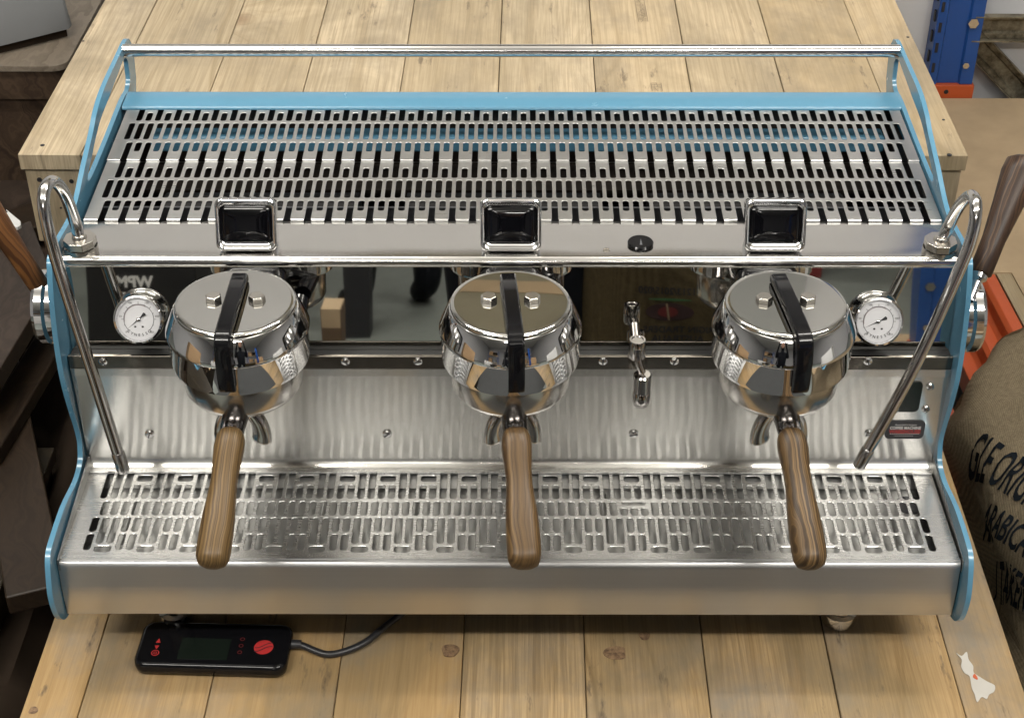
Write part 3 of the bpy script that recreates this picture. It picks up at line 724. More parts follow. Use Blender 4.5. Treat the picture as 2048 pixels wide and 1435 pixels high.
# --- portafilters (lift out, so things of their own)
def portafilter(x, rot, wood, label, oct_=False):
    t = thing('portafilter', label, 'portafilter', (x, GZ, .3865), 'portafilters locked in the three groups')
    T = Matrix.Translation((x, GZ, 0)) @ Matrix.Rotation(R(rot), 4, 'Z')
    mk('basket_holder', G().lathe([(.050, .3868), (.0632, .3868), (.0636, .3850), (.0632, .3575), (.0622, .3555), (.0590, .3505), (.0540, .3460), (.0440, .3425), (0, .3410)], 64, T), M_chromew, t, smooth=40)
    g = G().tube([T @ Vector(v) for v in ((0, -.040, .3500), (0, -.058, .3490), (0, -.072, .3470), (0, -.084, .3440))], [.0145, .0140, .0132, .0125], 20, flat=.8)
    mk('neck', g, M_neck, t)
    a = Vector((0, -.0775, .3470)); b = Vector((0, -.217, .2850)); L_ = (b-a).length
    prof = [(0, .0108), (.02, .0128), (.06, .0150), (.13, .0158), (.22, .0148), (.32, .0136), (.42, .0136), (.52, .0148), (.62, .0162), (.75, .0170), (.87, .0172), (.93, .0166), (.97, .0140), (.992, .0085), (1.0, .002)]
    g = G(); n = 28; V = []; F = []
    for tt, r in prof:
        for k in range(n):
            q = 2*pi*k/n; cq, sq = cos(q), sin(q); e = (.62 if oct_ else .86)
            V.append((r*math.copysign(abs(cq)**e, cq), tt*L_, r*.92*math.copysign(abs(sq)**e, sq)))
    for i in range(len(prof)-1):
        for k in range(n): k2 = (k+1) % n; F.append((i*n+k, i*n+k2, (i+1)*n+k2, (i+1)*n+k))
    F += [tuple(range(n))[::-1], tuple((len(prof)-1)*n+k for k in range(n))]
    g.add(V, F)
    wp = T @ a; dirn = (T @ b)-(T @ a); rx = -math.asin(-dirn.z/L_)
    mk('handle', g, wood, t, wp, Matrix.Rotation(math.atan2(-dirn.x, dirn.y), 4, 'Z').to_euler() if False else (math.atan2(dirn.z, -math.hypot(dirn.x, dirn.y)) if False else -rx*0 + math.atan2(dirn.z, math.hypot(dirn.x, dirn.y)), 0, math.atan2(-dirn.x, dirn.y)), smooth=60)
    g = G()
    for s in (-1, 1):
        pth = spline([(s*.003, -.030, .3385), (s*.011, -.030, .3350), (s*.0175, -.031, .3250), (s*.0200, -.031, .3120), (s*.0195, -.031, .3020)], 5)
        g.tube([T @ Vector(v) for v in pth], [.0070+.0026*k/20 for k in range(len(pth))], 18, caps=False, flat=1.4)
    o = mk('twin_spout', g, M_spout, t)
    q = o.modifiers.new('thick', 'SOLIDIFY'); q.thickness = .0012
M_chromew = plain('warm_chrome_ring', (.52, .50, .475), .19, 1.0)
M_neck = plain('dark_neck_steel', (.20, .19, .19), .12, 1.0)
M_spout = plain('spout_steel', (.58, .56, .54), .16, 1.0)
portafilter(GX[0], -2.5, M_w1, 'left portafilter with a pale straight grained wooden handle')
portafilter(GX[1], 4.0, M_w2, 'middle portafilter with a brown wooden handle flattened on top', True)
portafilter(GX[2], 3.2, M_w3, 'right portafilter with a boldly dark striped wooden handle')
# --- hot water outlet
a = W(1274, 683, y=1.432); b = W(1284, 742, y=1.418)
g = G().lathe([(.0, -.001), (.0060, -.001), (.0068, .0), (.0088, .0), (.0096, -.0015), (.0096, -.022), (.0085, -.024), (0, -.024)], 24, Matrix.Translation(a+Vector((0, 0, .003))))
g.cyl(a+Vector((0, .002, -.014)), Vector((a.x, 1.482, a.z-.012)), .006, 16)
o = mk('water_outlet', g, M_darkchrome, MA)
g = G().tube(spline([a+Vector((0, -.007, -.006)), a+Vector((.001, -.0125, -.018)), b+Vector((0, 0, -.002))], 6), .0040, 16)
mk('spout_pipe', g, M_darkchrome, o)
c_ = W(1284, 752, y=1.418)
mk('spout_nozzle', G().lathe([(0, .0), (.0088, .0), (.0102, -.0015), (.0104, -.004), (.0104, -.0225), (.0099, -.0232), (.0104, -.024), (.0104, -.035), (.0090, -.041), (.0060, -.044), (0, -.044)], 32, Matrix.Translation(c_+Vector((0, 0, .003)))), M_darkchrome, o)
# --- steam wands with their ball nuts
def wand(pix, nut):
    n0 = W(nut[0], nut[1], z=.434)
    T = Matrix.Translation((n0.x, n0.y, .4295)); g = G()
    hx = [(.0185*cos(R(45*k+20)), .0185*sin(R(45*k+20))) for k in range(8)]
    V = [(x, y, z) for z in (.0068, .0160) for x, y in hx]; F = [(k, (k+1) % 8, 8+(k+1) % 8, 8+k) for k in range(8)]+[tuple(range(8, 16)), tuple(range(8))[::-1]]
    g.add(V, F, T); g.lathe([(.0185, .0), (.0190, .002), (.0186, .0065)], 32, T); g.lathe([(.0, .0206), (.007, .0200), (.0085, .0162), (.0085, .015)], 24, T)
    t = mk('steam_fitting', g, M_satin, MA, smooth=30, bevel=.0007)
    P = [Vector((n0.x, n0.y, .440))]+[W(a, b, y=y) for a, b, y in pix]
    mk('steam_wand', G().tube(spline(P, 9), .0067, 20), M_pipe, t, smooth=60)
    e, d = P[-1], (P[-1]-P[-2]).normalized()
    mk('wand_tip', G().tube([e-d*.012, e-d*.010, e+d*.010, e+d*.0135], [.0069, .0076, .0074, .0060], 20), M_raw2, t)
    g = G()
M_raw2 = plain('dull_nickel_tip', (.46, .45, .44), .22, 1.0)
wand([(148, 440, 1.514), (127, 385, 1.496), (104, 362, 1.472), (87, 385, 1.448), (91, 440, 1.434), (118, 540, 1.424), (179, 730, 1.402), (240, 922, 1.378)], (161, 492))
wand([(1899, 448, 1.514), (1920, 410, 1.496), (1941, 392, 1.472), (1951, 412, 1.448), (1944, 470, 1.434), (1913, 550, 1.424), (1827, 735, 1.402), (1726, 915, 1.378)], (1878, 497))
# --- steam valve drums and wooden levers
def lever(s, drum_px, a_px, b_px, wood, r0, r1):
    y0 = 1.470; p = W(*drum_px, x=s*.530); g = G()
    prof = [(0, -.02), (.0385, -.02), (.0385, -.006), (.0395, -.005), (.0425, -.003), (.0425, .005), (.0400, .009), (0, .009)]
    T = Matrix.Translation((s*.524, p.y, p.z)) @ Matrix.Rotation(R(90*s), 4, 'Y')
    d = mk('steam_valve', G().lathe(prof, 48, T), M_chrome, MA, smooth=30)
    a = W(*a_px, x=s*.526); b = W(*b_px, x=s*.585); dr = (b-a).normalized()
    mk('lever_stem', G().tube([a-dr*.030, a-dr*.008, a-dr*.004, a+dr*.004], [.0055, .0055, .0095, .010], 20), M_chrome, d)
    L_ = (b-a).length; g = G(); V = []; F = []; n = 24
    prof = [(0, r0*.75), (.02, r0), (.3, r0*1.02), (.6, (r0+r1)/2), (.85, r1), (.95, r1*.95), (.99, r1*.6), (1, .002)]
    for tt, r in prof: V += [(r*cos(2*pi*k/n), tt*L_, r*.9*sin(2*pi*k/n)) for k in range(n)]
    for i in range(len(prof)-1):
        for k in range(n): k2 = (k+1) % n; F.append((i*n+k, i*n+k2, (i+1)*n+k2, (i+1)*n+k))
    F.append(tuple(range(n))[::-1]); g.add(V, F)
    dv = b-a
    mk('lever_handle', g, wood, d, a, (math.atan2(dv.z, math.hypot(dv.x, dv.y)), 0, math.atan2(-dv.x, dv.y)), smooth=60)
lever(-1, (86, 612), (80, 575), (-70, 350), M_w4, .0125, .0180)
lever(1, (1948, 630), (1958, 550), (2052, 316), M_w5, .0130, .0215)

# ================================================================== CONTROLLER PAD
p0 = Vector((-.3465, 1.3045, 0))
CT = thing('control_pad', 'glossy black handheld scale display with red icons lying in front of the machine', 'control pad', tuple(p0))
T = Matrix.Translation(p0) @ Matrix.Rotation(R(-2.0), 4, 'Z')
mk('pad_body', G().loft([(.166, .062, .010, .0005), (.176, .071, .013, .004), (.178, .073, .014, .010), (.177, .072, .014, .0160), (.172, .067, .012, .0188), (.166, .061, .010, .0192)], 8, T), M_black, CT, smooth=60)
def on_pad(px, py, z=.0196): return T.inverted() @ W(px, py, z=z)
a, b = on_pad(352, 1316), on_pad(462, 1277)
mk('pad_screen', G().loft([(b.x-a.x, b.y-a.y, .001, .0193), (b.x-a.x, b.y-a.y, .001, .0197)], 2, T @ Matrix.Translation(((a.x+b.x)/2, (a.y+b.y)/2, 0))), M_lcd, CT)
g = G()
def ring(c_, ri, ro, z, n=24, m=0, a0=0, a1=360):
    V = []; F = []
    for k in range(n+1):
        a = R(a0+(a1-a0)*k/n); V += [(c_.x+ri*cos(a), c_.y+ri*sin(a), z), (c_.x+ro*cos(a), c_.y+ro*sin(a), z)]
    for k in range(n): F.append((2*k, 2*k+1, 2*k+3, 2*k+2))
    g.add(V, F, T, m)
def flush():
    global g
    mk('pad_icon', g, [M_red, M_redd], CT, smooth=0, recalc=False); g = G()
c_ = on_pad(316, 1280); g.add([(c_.x-.0028, c_.y-.003, .0196), (c_.x+.0028, c_.y-.003, .0196), (c_.x, c_.y+.004, .0196)], [(0, 1, 2)], T); flush()
c_ = on_pad(312, 1293); g.add([(c_.x-.0028, c_.y+.003, .0196), (c_.x+.0028, c_.y+.003, .0196), (c_.x, c_.y-.003, .0196)], [(0, 1, 2)], T); flush()
c_ = on_pad(309, 1304); ring(c_, .0036, .0047, .0196); ring(c_, .0012, .0022, .0196); flush()
for q_ in ((484, 1277), (481, 1290), (478, 1303)): ring(on_pad(*q_), .0018, .0028, .0196, m=1); flush()
c_ = on_pad(526, 1293)
V = [(c_.x+.0113*cos(2*pi*k/40), c_.y+.0113*sin(2*pi*k/40), .0196) for k in range(40)]; g.add(V, [tuple(range(40))], T)
mk('pad_icon', g, [M_red, M_redd], CT, smooth=0, recalc=False)
g = G()
for s in (-1, 1):
    pts_ = [(-.0113*s, -.0015*s), (-.006*s, .0035*s), (.0, .0035*s), (.0095*s, .0066*s)] if False else None
for off in (-.0028, .0028):
    V = []; F = []
    for k in range(13):
        u = -1+2*k/12; y = off+.0042*math.sin(u*1.9)*(1 if off > 0 else 1); hw = .00075*(1.2-abs(u)*.6)
        V += [(c_.x+u*.0102, c_.y+y-hw, .0198), (c_.x+u*.0102, c_.y+y+hw, .0198)]
    for k in range(12): F.append((2*k, 2*k+1, 2*k+3, 2*k+2))
    g.add(V, F, T)
mk('pad_logo', g, M_ink, CT, smooth=0, recalc=False)
P = [T @ Vector((.086, .012, .009)), T @ Vector((.100, .012, .008)), W(650, 1307, z=.005), W(690, 1301, z=.005), W(730, 1283, z=.006), W(765, 1255, z=.008), W(800, 1228, z=.012), W(850, 1190, z=.03)]
P[0].x = P[1].x-.012
mk('cable', G().tube(spline(P, 8), .0042, 14).tube([P[0]-Vector((.004, 0, 0)), P[0]+Vector((.012, 0, 0))], [.0062, .0052], 14), M_cable, CT)

# ================================================================== RIGHT HAND SIDE: rack, shelf, beams, sacks
def upright(x, y, z0, z1, label, rotz=0, grp='blue rack uprights'):
    t = thing('rack_upright', label, 'rack post', (x, y, z0), grp)
    rt = (0, 0, rotz); L0 = (x, y, z0); h = z1-z0
    pr = [(-.050, .030), (-.050, -.030), (-.030, -.034), (-.026, -.026), (.022, -.026), (.026, -.034), (.055, -.034), (.055, .030)]
    g = G(); th = .003
    V = [(a, b, .051) for a, b in pr]+[(a, b, h) for a, b in pr]
    g.add(V, [(k, k+1, 8+k+1, 8+k) for k in range(7)])
    o = mk('post', g, M_rackblue, t, L0, rt, smooth=0); q = o.modifiers.new('t', 'SOLIDIFY'); q.thickness = .003
    g = G()
    for k in range(int(h/.05)):
        z = .10+k*.05; g.box(-.0535, -.0495, -.016, -.006, z, z+.026); g.box(-.045, -.038, -.0325, -.0315, z-.02, z+.004)
    mk('slot', g, M_ink, t, L0, rt, smooth=0)
    g = G().box(-.056, .060, -.040, .034, .0, .050); g.cyl((-.004, -.0405, .034), (-.004, -.0385, .034), .006, 12, m=1)
    mk('foot_shoe', g, [M_orange, M_ink], t, L0, rt, smooth=0, bevel=.002)
    for zz, r in ((.205, .0125), (.100, .008)):
        g = G().cyl((.032, -.040, zz), (.032, -.026, zz), r, 6); mk('bolt', g, M_satin, t, L0, rt, smooth=20)
    return t
zs = -.30; yb_ = yr(196, zs); pu = W(1903, 195, z=zs)
UP = upright(pu.x-.012, yb_+.045, zs-.02, 1.6, 'blue perforated rack post with orange foot, behind the tan shelf')
# braces of that frame
def beam_geo(a, b, wd, dp):
    a, b = Vector(a), Vector(b); d = (b-a).normalized(); up = Vector((0, 1, 0)); s = d.cross(up).normalized(); g = G()
    pr = [(-wd/2, -dp), (-wd/2, 0), (-wd/2+.004, 0), (-wd*.30, 0), (-wd*.24, dp*.4), (wd*.24, dp*.4), (wd*.30, 0), (wd/2, 0), (wd/2, -dp)]
    V = [a+s*u+up*v for u, v in pr]+[b+s*u+up*v for u, v in pr]; n = len(pr)
    g.add(V, [(k, k+1, n+k+1, n+k) for k in range(n-1)]); return g
yB = yb_+.03
a, b = W(1943, 53, y=yB), W(2300, 56, y=yB)
q = mk('horizontal_brace', beam_geo(a, b, .062, .02), M_galv, UP, smooth=0); q.modifiers.new('t', 'SOLIDIFY').thickness = .003
a, b = W(1935, 70, y=yB+.012), W(2100, 245, y=yB+.012)
q = mk('diagonal_brace', beam_geo(a, b, .060, .02), M_galv, UP, smooth=0); q.modifiers.new('t', 'SOLIDIFY').thickness = .003
# shelf
SH = thing('rack_shelf', 'tan plywood shelf on an orange beam to the right of the upper bench', 'shelf', (1.3, 2.4, zs))
e0, e1 = W(1961, 433, z=zs), W(2047, 590, z=zs)
dx = (e1.x-e0.x)/(e1.y-e0.y)
xa = lambda y: e0.x+(y-e0.y)*dx
g = G(); y0, y1 = 1.25, yb_
g.add([(xa(y0), y0, zs), (2.6, y0, zs), (2.6, y1, zs), (xa(y1)-.30, y1, zs), (xa(2.62)-.30, 2.62, zs), (xa(2.62), 2.62, zs)] + [(xa(y0), y0, zs-.02), (2.6, y0, zs-.02), (2.6, y1, zs-.02), (xa(y1)-.30, y1, zs-.02), (xa(2.62)-.30, 2.62, zs-.02), (xa(2.62), 2.62, zs-.02)],
      [(0, 1, 2, 3, 4, 5), (6, 11, 10, 9, 8, 7)]+[(k, (k+1) % 6, 6+(k+1) % 6, 6+k) for k in range(6)])
mk('plywood_board', g, M_ply, SH, smooth=0)
mk('board_edge', G().box(-.030, -.001, 0, 1.45, -.03, -.002), M_pinee, SH, (xa(1.25), 1.25, zs), (0, 0, -math.atan(dx)), smooth=0)
g = G()
pr = [(0, 0), (-.022, 0), (-.030, -.008), (-.030, -.030), (-.038, -.038), (-.060, -.040), (-.068, -.048), (-.068, -.075), (-.076, -.083), (-.10, -.085), (-.10, -.13), (0, -.13)]
V = [(a, 0, b) for a, b in pr]+[(a, 1.45, b) for a, b in pr]; n = len(pr)
g.add(V, [(k, (k+1) % n, n+(k+1) % n, n+k) for k in range(n)]+[tuple(range(n)), tuple(range(n, 2*n))[::-1]])
mk('orange_beam', g, M_orange, SH, (xa(1.25)-.032, 1.25, zs-.004), (0, 0, -math.atan(dx)), smooth=0, bevel=.002)
# low orange beam beside the bench
z2 = -.12; g = G().box(.615, .683, 1.745, 2.35, z2-.10, z2); g.box(.607, .6115, 1.745, 2.35, z2-.10, z2-.008)
tag(mk('orange_beam', g, M_orange, smooth=0, bevel=.003), 'orange steel rack beam lying low between the front bench and the sacks', 'beam')
# sacks: lumpy closed bags with printed words lying on the cloth
from mathutils import noise as mn
def sack(name, label, ctr, size, rot, mat, seed, words, M=56, K=34, grp=None, pw=.62, lump=.09):
    t = thing(name, label, 'sack', (ctr[0], ctr[1], ctr[2]-size[2]), grp)
    Rm = Matrix.Translation(ctr) @ rot.to_4x4()
    def f(u, v):   # u around 0..2pi, v -1..1
        ph = v*pi/2; cu, su = cos(u), sin(u); e = pw
        x = math.copysign(abs(cu)**e, cu)*cos(ph)**.45; y = math.copysign(abs(su)**e, su)*cos(ph)**.45; z = math.copysign(abs(sin(ph))**.8, sin(ph))
        q = Vector((x*size[0], y*size[1], z*size[2])); d = mn.noise(q*5+Vector((seed, 0, 0)))*lump+mn.noise(q*14+Vector((seed, 3, 0)))*lump*.28
        return q*(1+d/max(.12, q.length))
    g = G(); V = []; F = []
    for j in range(K+1):
        v = -1+2*j/K; v = max(-.999, min(.999, v))
        for i in range(M): V.append(tuple(f(2*pi*i/M, v)))
    for j in range(K):
        for i in range(M): i2 = (i+1) % M; F.append((j*M+i, j*M+i2, (j+1)*M+i2, (j+1)*M+i))
    F += [tuple(range(M))[::-1], tuple(K*M+i for i in range(M))]
    g.add(V, F)
    body = mk('sack_cloth', g, mat, t, smooth=80)
    WMb = Rm; body.location = Rm.to_translation(); body.rotation_euler = Rm.to_euler(); WM[body.name] = Rm
    return t, body
def project_text(body, items, par, mat, name='lettering', lift=.002):
    'print: glyph outlines laid onto the cloth by ray cast along local -z of a text frame given in world space'
    bpy.context.view_layer.update()
    from mathutils.bvhtree import BVHTree
    b = bmesh.new(); b.from_mesh(body.data); b.transform(WM[body.name]); tree = BVHTree.FromBMesh(b); b.free()
    g = G()
    for s, size, T, bold in items:
        V, F = text_geo(s, size, 'LEFT', bold) if isinstance(s, str) else s
        bb = bmesh.new(); me = bpy.data.meshes.new('x'); me.from_pydata(V, [], F); bb.from_mesh(me); bpy.data.meshes.remove(me)
        bmesh.ops.triangulate(bb, faces=bb.faces)
        for _ in range(2):
            ed = [e for e in bb.edges if e.calc_length() > size*.22]
            if ed: bmesh.ops.subdivide_edges(bb, edges=ed, cuts=2); bmesh.ops.triangulate(bb, faces=bb.faces)
        bb.verts.index_update(); d = (T.to_3x3() @ Vector((0, 0, -1))).normalized(); VV = []; ok = []
        for v in bb.verts:
            p = T @ v.co; h = tree.ray_cast(p-d*.4, d); ok.append(h[0] is not None); VV.append(h[0]-d*lift if h[0] is not None else p)
        FF = [tuple(v.index for v in f_.verts) for f_ in bb.faces if all(ok[v.index] for v in f_.verts)]
        g.add(VV, FF); bb.free()
    return mk(name, g, mat, par, smooth=0, recalc=False)
M_stencil = plain('blue_black_stencil_ink', (.009, .012, .016), .9, 0, .08)
M_beand = plain('very_dark_red_print', (.022, .008, .008), .8)
M_green = plain('green_print', (.03, .09, .03), .8)
from mathutils import Euler
S1, b1 = sack('coffee_sack', 'burlap coffee sack with hand stencilled words slumped against the right bench edge', (1.068, 1.50, -.183), (.45, .58, .31), Euler((R(-2), R(4), R(-6))).to_matrix(), M_burlap, 2.0, None)
def tframe(px, py, px2, py2, z):
    a = W(px, py, z=z); b = W(px2, py2, z=z); X = (b-a).normalized(); Zv = -(FW); Y = Zv.cross(X).normalized(); Zv = X.cross(Y)
    return Matrix((( X.x, Y.x, Zv.x, a.x), (X.y, Y.y, Zv.y, a.y), (X.z, Y.z, Zv.z, a.z), (0, 0, 0, 1)))
def sq(T, sx): return T @ Matrix.Diagonal((sx, 1, 1, 1))
its = [('GLE ORIGIN', .074, sq(tframe(1934, 896, 2040, 985, -.02), .46), .0010), ('ARABICA', .046, sq(tframe(1948, 1012, 2040, 1090, -.03), .62), .0009), ('I TAKEN', .043, sq(tframe(1938, 1082, 2030, 1165, -.03), .62), .0008)]
project_text(b1, its, S1, M_stencil)
S2, b2 = sack('coffee_sack', 'burlap sack with its shade put into a darker cloth colour, standing behind the stencilled one', (1.00, 2.06, -.33), (.29, .12, .25), Euler((R(4), R(0), R(6))).to_matrix(), M_burlapshade, 5.0, None)

# ================================================================== LEFT HAND SIDE
zcb = .10
c1 = W(125, 132, z=zcb)
CB = thing('low_cabinet', 'dark brown wooden cabinet with grey brown board top at the left of the upper bench', 'cabinet', (c1.x-.4, c1.y, FZ))
g = G(); pts_ = rrect(1.5, .95, .03, 6); g.prism([(a+c1.x-.745, b+c1.y+.475) for a, b in pts_], [], lambda a, b, k: (a, b, zcb if k == 0 else zcb-.012))
mk('cabinet_top', g, M_greywood, CB, smooth=0, bevel=.002)
g = G(); pts_ = rrect(1.49, .94, .028, 6); g.prism([(a+c1.x-.745, b+c1.y+.475) for a, b in pts_], [], lambda a, b, k: (a, b, zcb-.0125 if k == 0 else zcb-.07))
mk('top_rim', g, M_darkwood, CB)
mk('cabinet_body', G().box(c1.x-1.45, c1.x-.03, c1.y+.02, c1.y+.90, FZ, zcb-.071), M_darkwood, CB, smooth=0)
mk('top_rail', G().box(c1.x-1.45, c1.x-.03, c1.y+.016, c1.y+.0198, -.19, zcb-.072), M_greywood2 if False else M_darkwood, CB, smooth=0)
for k in range(3): mk('cabinet_panel', G().box(c1.x-.45-k*.46, c1.x-.06-k*.46, c1.y+.010, c1.y+.0155, FZ+.05, -.20), M_dark, CB, smooth=0, bevel=.002)
# grey appliance on the cabinet
A = W(0, 92, z=zcb+.02); B = W(148, 55, z=zcb+.02); dv = B-A; ang = math.atan2(dv.y, dv.x)
AP = thing('grey_appliance', 'grey painted appliance casing standing on the cabinet top, cut by the left frame edge', 'appliance', tuple(B))
T = Matrix.Translation(B) @ Matrix.Rotation(ang, 4, 'Z')
g = G(); h = .10
prf = [(0, 0), (.012, h*.80), (.030, h*.93), (.06, h)]
V = []
for y_, z_ in prf: V += [(-.7, y_, z_), (-.012-y_*.25, y_, z_), (-y_*.4, y_+.012, z_)]
V += [(-.7, .45, h), (-.03, .45, h), (-.02, .45, h)]
n = 3; F = []
for i in range(len(prf)): 
    for k in range(2): F.append((i*n+k, i*n+k+1, (i+1)*n+k+1, (i+1)*n+k))
m_ = len(V); V += [(0, .46, 0), (0, .012, 0)]
F += [(m_+1, m_, m_-1, 11, 8, 5, 2)]
g.add(V, F, T); mk('casing', g, M_grey, AP, smooth=50)
mk('plinth', G().box(-.7, -.012, .012, .44, -.019, -.001, T), M_dark, AP, smooth=0)
mk('upper_body', G().box(-.7, -.06, .085, .43, h+.001, h+.16, T), M_ink, AP, smooth=0, bevel=.004)
# dark bench with slanted board
BN = thing('dark_bench', 'dark stained wooden bench with a slanting board at the left of the machine', 'bench', (-1.1, 1.5, FZ))
def slab(pts_px, z, th, name, mat, par):
    P_ = [W(a, b, z=z) for a, b in pts_px]; return mk(name, G().prism([(p.x, p.y) for p in P_], [], lambda a, b, k: (a, b, z if k == 0 else z-th)), mat, par, smooth=0, bevel=.002)
M_bench = stripewood('dusty_dark_board', (.060, .042, .032), (.026, .018, .014), 7, .9)
slab([(-260, 560), (60, 440), (102, 548), (100, 570), (-6, 745), (-260, 900)], .06, .03, 'bench_top', M_bench, BN)
slab([(-220, 330), (40, 300), (150, 345), (140, 440), (110, 540), (60, 560), (-220, 600)], -.15, .03, 'lower_shelf', M_bench, BN)
mk('bench_side', G().box(-1.9, -.74, 1.45, 1.49, FZ, .0), M_dark, BN, (0, 0, 0), smooth=0)
g = G(); nx_, ny_ = 60, 26; V = []
for j in range(ny_+1):
    for i in range(nx_+1):
        x = -1.75+1.17*i/nx_; y = 1.12+.98*j/ny_
        V.append((x, y, -.13+.020*sin(x*38+y*3+1.5*sin(y*4))+.012*sin(x*83+y*7)-.05*(i > nx_-3)))
g.add(V, [(j*(nx_+1)+i, j*(nx_+1)+i+1, (j+1)*(nx_+1)+i+1, (j+1)*(nx_+1)+i) for j in range(ny_) for i in range(nx_)])
tag(mk('draped_cloth', g, M_dark, smooth=80), 'dark brown cloth lying in folds along the left of the front bench', 'cloth')
CR = thing('dark_crate', 'dark olive brown board box standing at the lower left frame edge', 'box', (-.85, 1.0, FZ))
a = W(40, 1250, z=-.10); M_olive = stripewood('dark_olive_board', (.030, .022, .012), (.012, .009, .005), 7, .8)
mk('crate_side', G().box(-1.5, a.x-.045, .96, 1.79, FZ, -.108), M_olive, CR, (0, 0, 0), smooth=0)
for k in range(4): mk('lid_board', G().box(a.x-.035-.16*(k+1)+.002, a.x-.035-.16*k-.002, .95, 1.80, -.107, -.085-.003*(k % 2)), M_olive, CR, (0, 0, 0), smooth=0, bevel=.002)
p = W(1, 985, z=-.085); mk('nail_hole', G().cyl((p.x, p.y, -.0855), (p.x, p.y, -.0840), .006, 12), M_ink, CR)
# pale blade of a tool
P_ = [W(a, b, z=.10) for a, b in ((2, 423), (12, 418), (40, 441), (41, 449), (33, 454), (22, 450), (8, 440))]
TL = thing('hand_tool', 'black handled tool with a short white blade on the left bench', 'tool', tuple(P_[0]))
mk('blade', G().prism([(p.x, p.y) for p in P_], [], lambda a, b, k: (a, b, .10 if k == 0 else .094)), M_white, TL, bevel=.001)
a, b = W(6, 430, z=.097), W(-60, 380, z=.097)
mk('grip', G().tube([a, (a+b)/2, b], [.009, .011, .010], 12), M_black, TL)

# ================================================================== BEHIND THE CAMERA (seen in the mirror panel and chrome)
def person(name, label, x, y, ang, arms):
    t = thing(name, label, 'person', (x, y, FZ))
    me = bpy.data.meshes.new('body'); J = {}; E = []; V = []; Rr = []
    def j(n, p, r): J[n] = len(V); V.append(p); Rr.append(r)
    j('pel', (0, 0, .96), .20); j('ab', (0, -.01, 1.12), .145); j('ch', (0, 0, 1.32), .165); j('nk', (0, .01, 1.48), .065); j('hd0', (0, .03, 1.56), .075); j('hd', (0, .04, 1.66), .098); j('hd1', (0, .03, 1.75), .07)
    for a, b in (('pel', 'ab'), ('ab', 'ch'), ('ch', 'nk'), ('nk', 'hd0'), ('hd0', 'hd'), ('hd', 'hd1')): E.append((J[a], J[b]))
    for s in (-1, 1):
        k = str(s); j('hip'+k, (s*.115, 0, .84), .135); j('kn'+k, (s*.11, .02, .48), .095); j('an'+k, (s*.115, -.01, .10), .048); j('to'+k, (s*.13, .15, .04), .042)
        j('sh'+k, (s*.18, 0, 1.40), .07); j('el'+k, (s*arms[0][0], arms[0][1], arms[0][2]), .048); j('wr'+k, (s*arms[1][0], arms[1][1], arms[1][2]), .032)
        for a, b in (('pel', 'hip'+k), ('hip'+k, 'kn'+k), ('kn'+k, 'an'+k), ('an'+k, 'to'+k), ('ch', 'sh'+k), ('sh'+k, 'el'+k), ('el'+k, 'wr'+k)): E.append((J[a], J[b]))
    me.from_pydata(V, E, []); me.materials.append(M_cloth)
    o = bpy.data.objects.new('body', me); link(o, t, (x, y, FZ-.022), (0, 0, ang))
    o.modifiers.new('skin', 'SKIN')
    for i, r in enumerate(Rr): me.skin_vertices[0].data[i].radius = (r, r*.8 if i < 3 else r)
    me.skin_vertices[0].data[0].use_root = True
    q = o.modifiers.new('sub', 'SUBSURF'); q.levels = 1; q.render_levels = 2
    Tm = Matrix.Translation((x, y, FZ)) @ Matrix.Rotation(ang, 4, 'Z')
    g = G().lathe([(0, -.115), (.05, -.10), (.075, -.05), (.082, .0), (.088, .04), (.08, .085), (.05, .115), (0, .125)], 20, Tm @ Matrix.Translation((0, .06, 1.665)))
    g.tube([Tm @ Vector(v) for v in ((0, .135, 1.69), (0, .160, 1.665), (0, .140, 1.655))], [.010, .015, .010], 8)
    mk('face', g, M_skin, t)
    g = G().lathe([(.094, .0), (.1, .04), (.09, .10), (.05, .135), (0, .145)], 20, Tm @ Matrix.Translation((0, .045, 1.675))); mk('hair', g, M_ink, t)
    for s in (-1, 1):
        w_ = Vector((s*arms[1][0], arms[1][1], arms[1][2])); g = G()
        d = Vector((-s*.25, .55, .8)).normalized() if arms[1][2] > 1 else Vector((0, .1, -1)).normalized(); sd = Vector((1, 0, 0))
        g.tube([Tm @ (w_-d*.02), Tm @ (w_+d*.03), Tm @ (w_+d*.085)], [.026, .036, .034], 12, flat=.5)
        for k, L_ in enumerate((.062, .072, .068, .052)):
            b0 = w_+d*.08+sd*(-.027+.018*k); g.tube([Tm @ b0, Tm @ (b0+d*L_*.5), Tm @ (b0+d*L_*.85+Vector((0, .012, 0)))], [.009, .0085, .007], 8)
        b0 = w_+d*.03+sd*(-s*.028); g.tube([Tm @ b0, Tm @ (b0+sd*(-s*.028)+d*.03), Tm @ (b0+sd*(-s*.036)+d*.055)], [.011, .0095, .008], 8)
        mk('hand', g, M_skin, t)
    return t
person('person', 'photographer in black clothes holding up a phone, mirrored in the machine', .045, -.33, 0, ((.26, .10, 1.30), (.13, .20, 1.72)))
person('person', 'person in black trousers and shoes standing far off, mirrored left of the middle group', -.41, -1.95, R(160), ((.26, 0, 1.12), (.27, .04, .86)))
tag(mk('phone', G().loft([(.158, .075, .012, -.004), (.16, .077, .012, .0), (.158, .075, .012, .004)], 5, Matrix.Translation((CX+.05, -.06, CZ-.035)) @ Matrix.Rotation(R(90-PITCH), 4, 'X')), M_black), 'black phone held up by the photographer in front of the machine', 'phone')
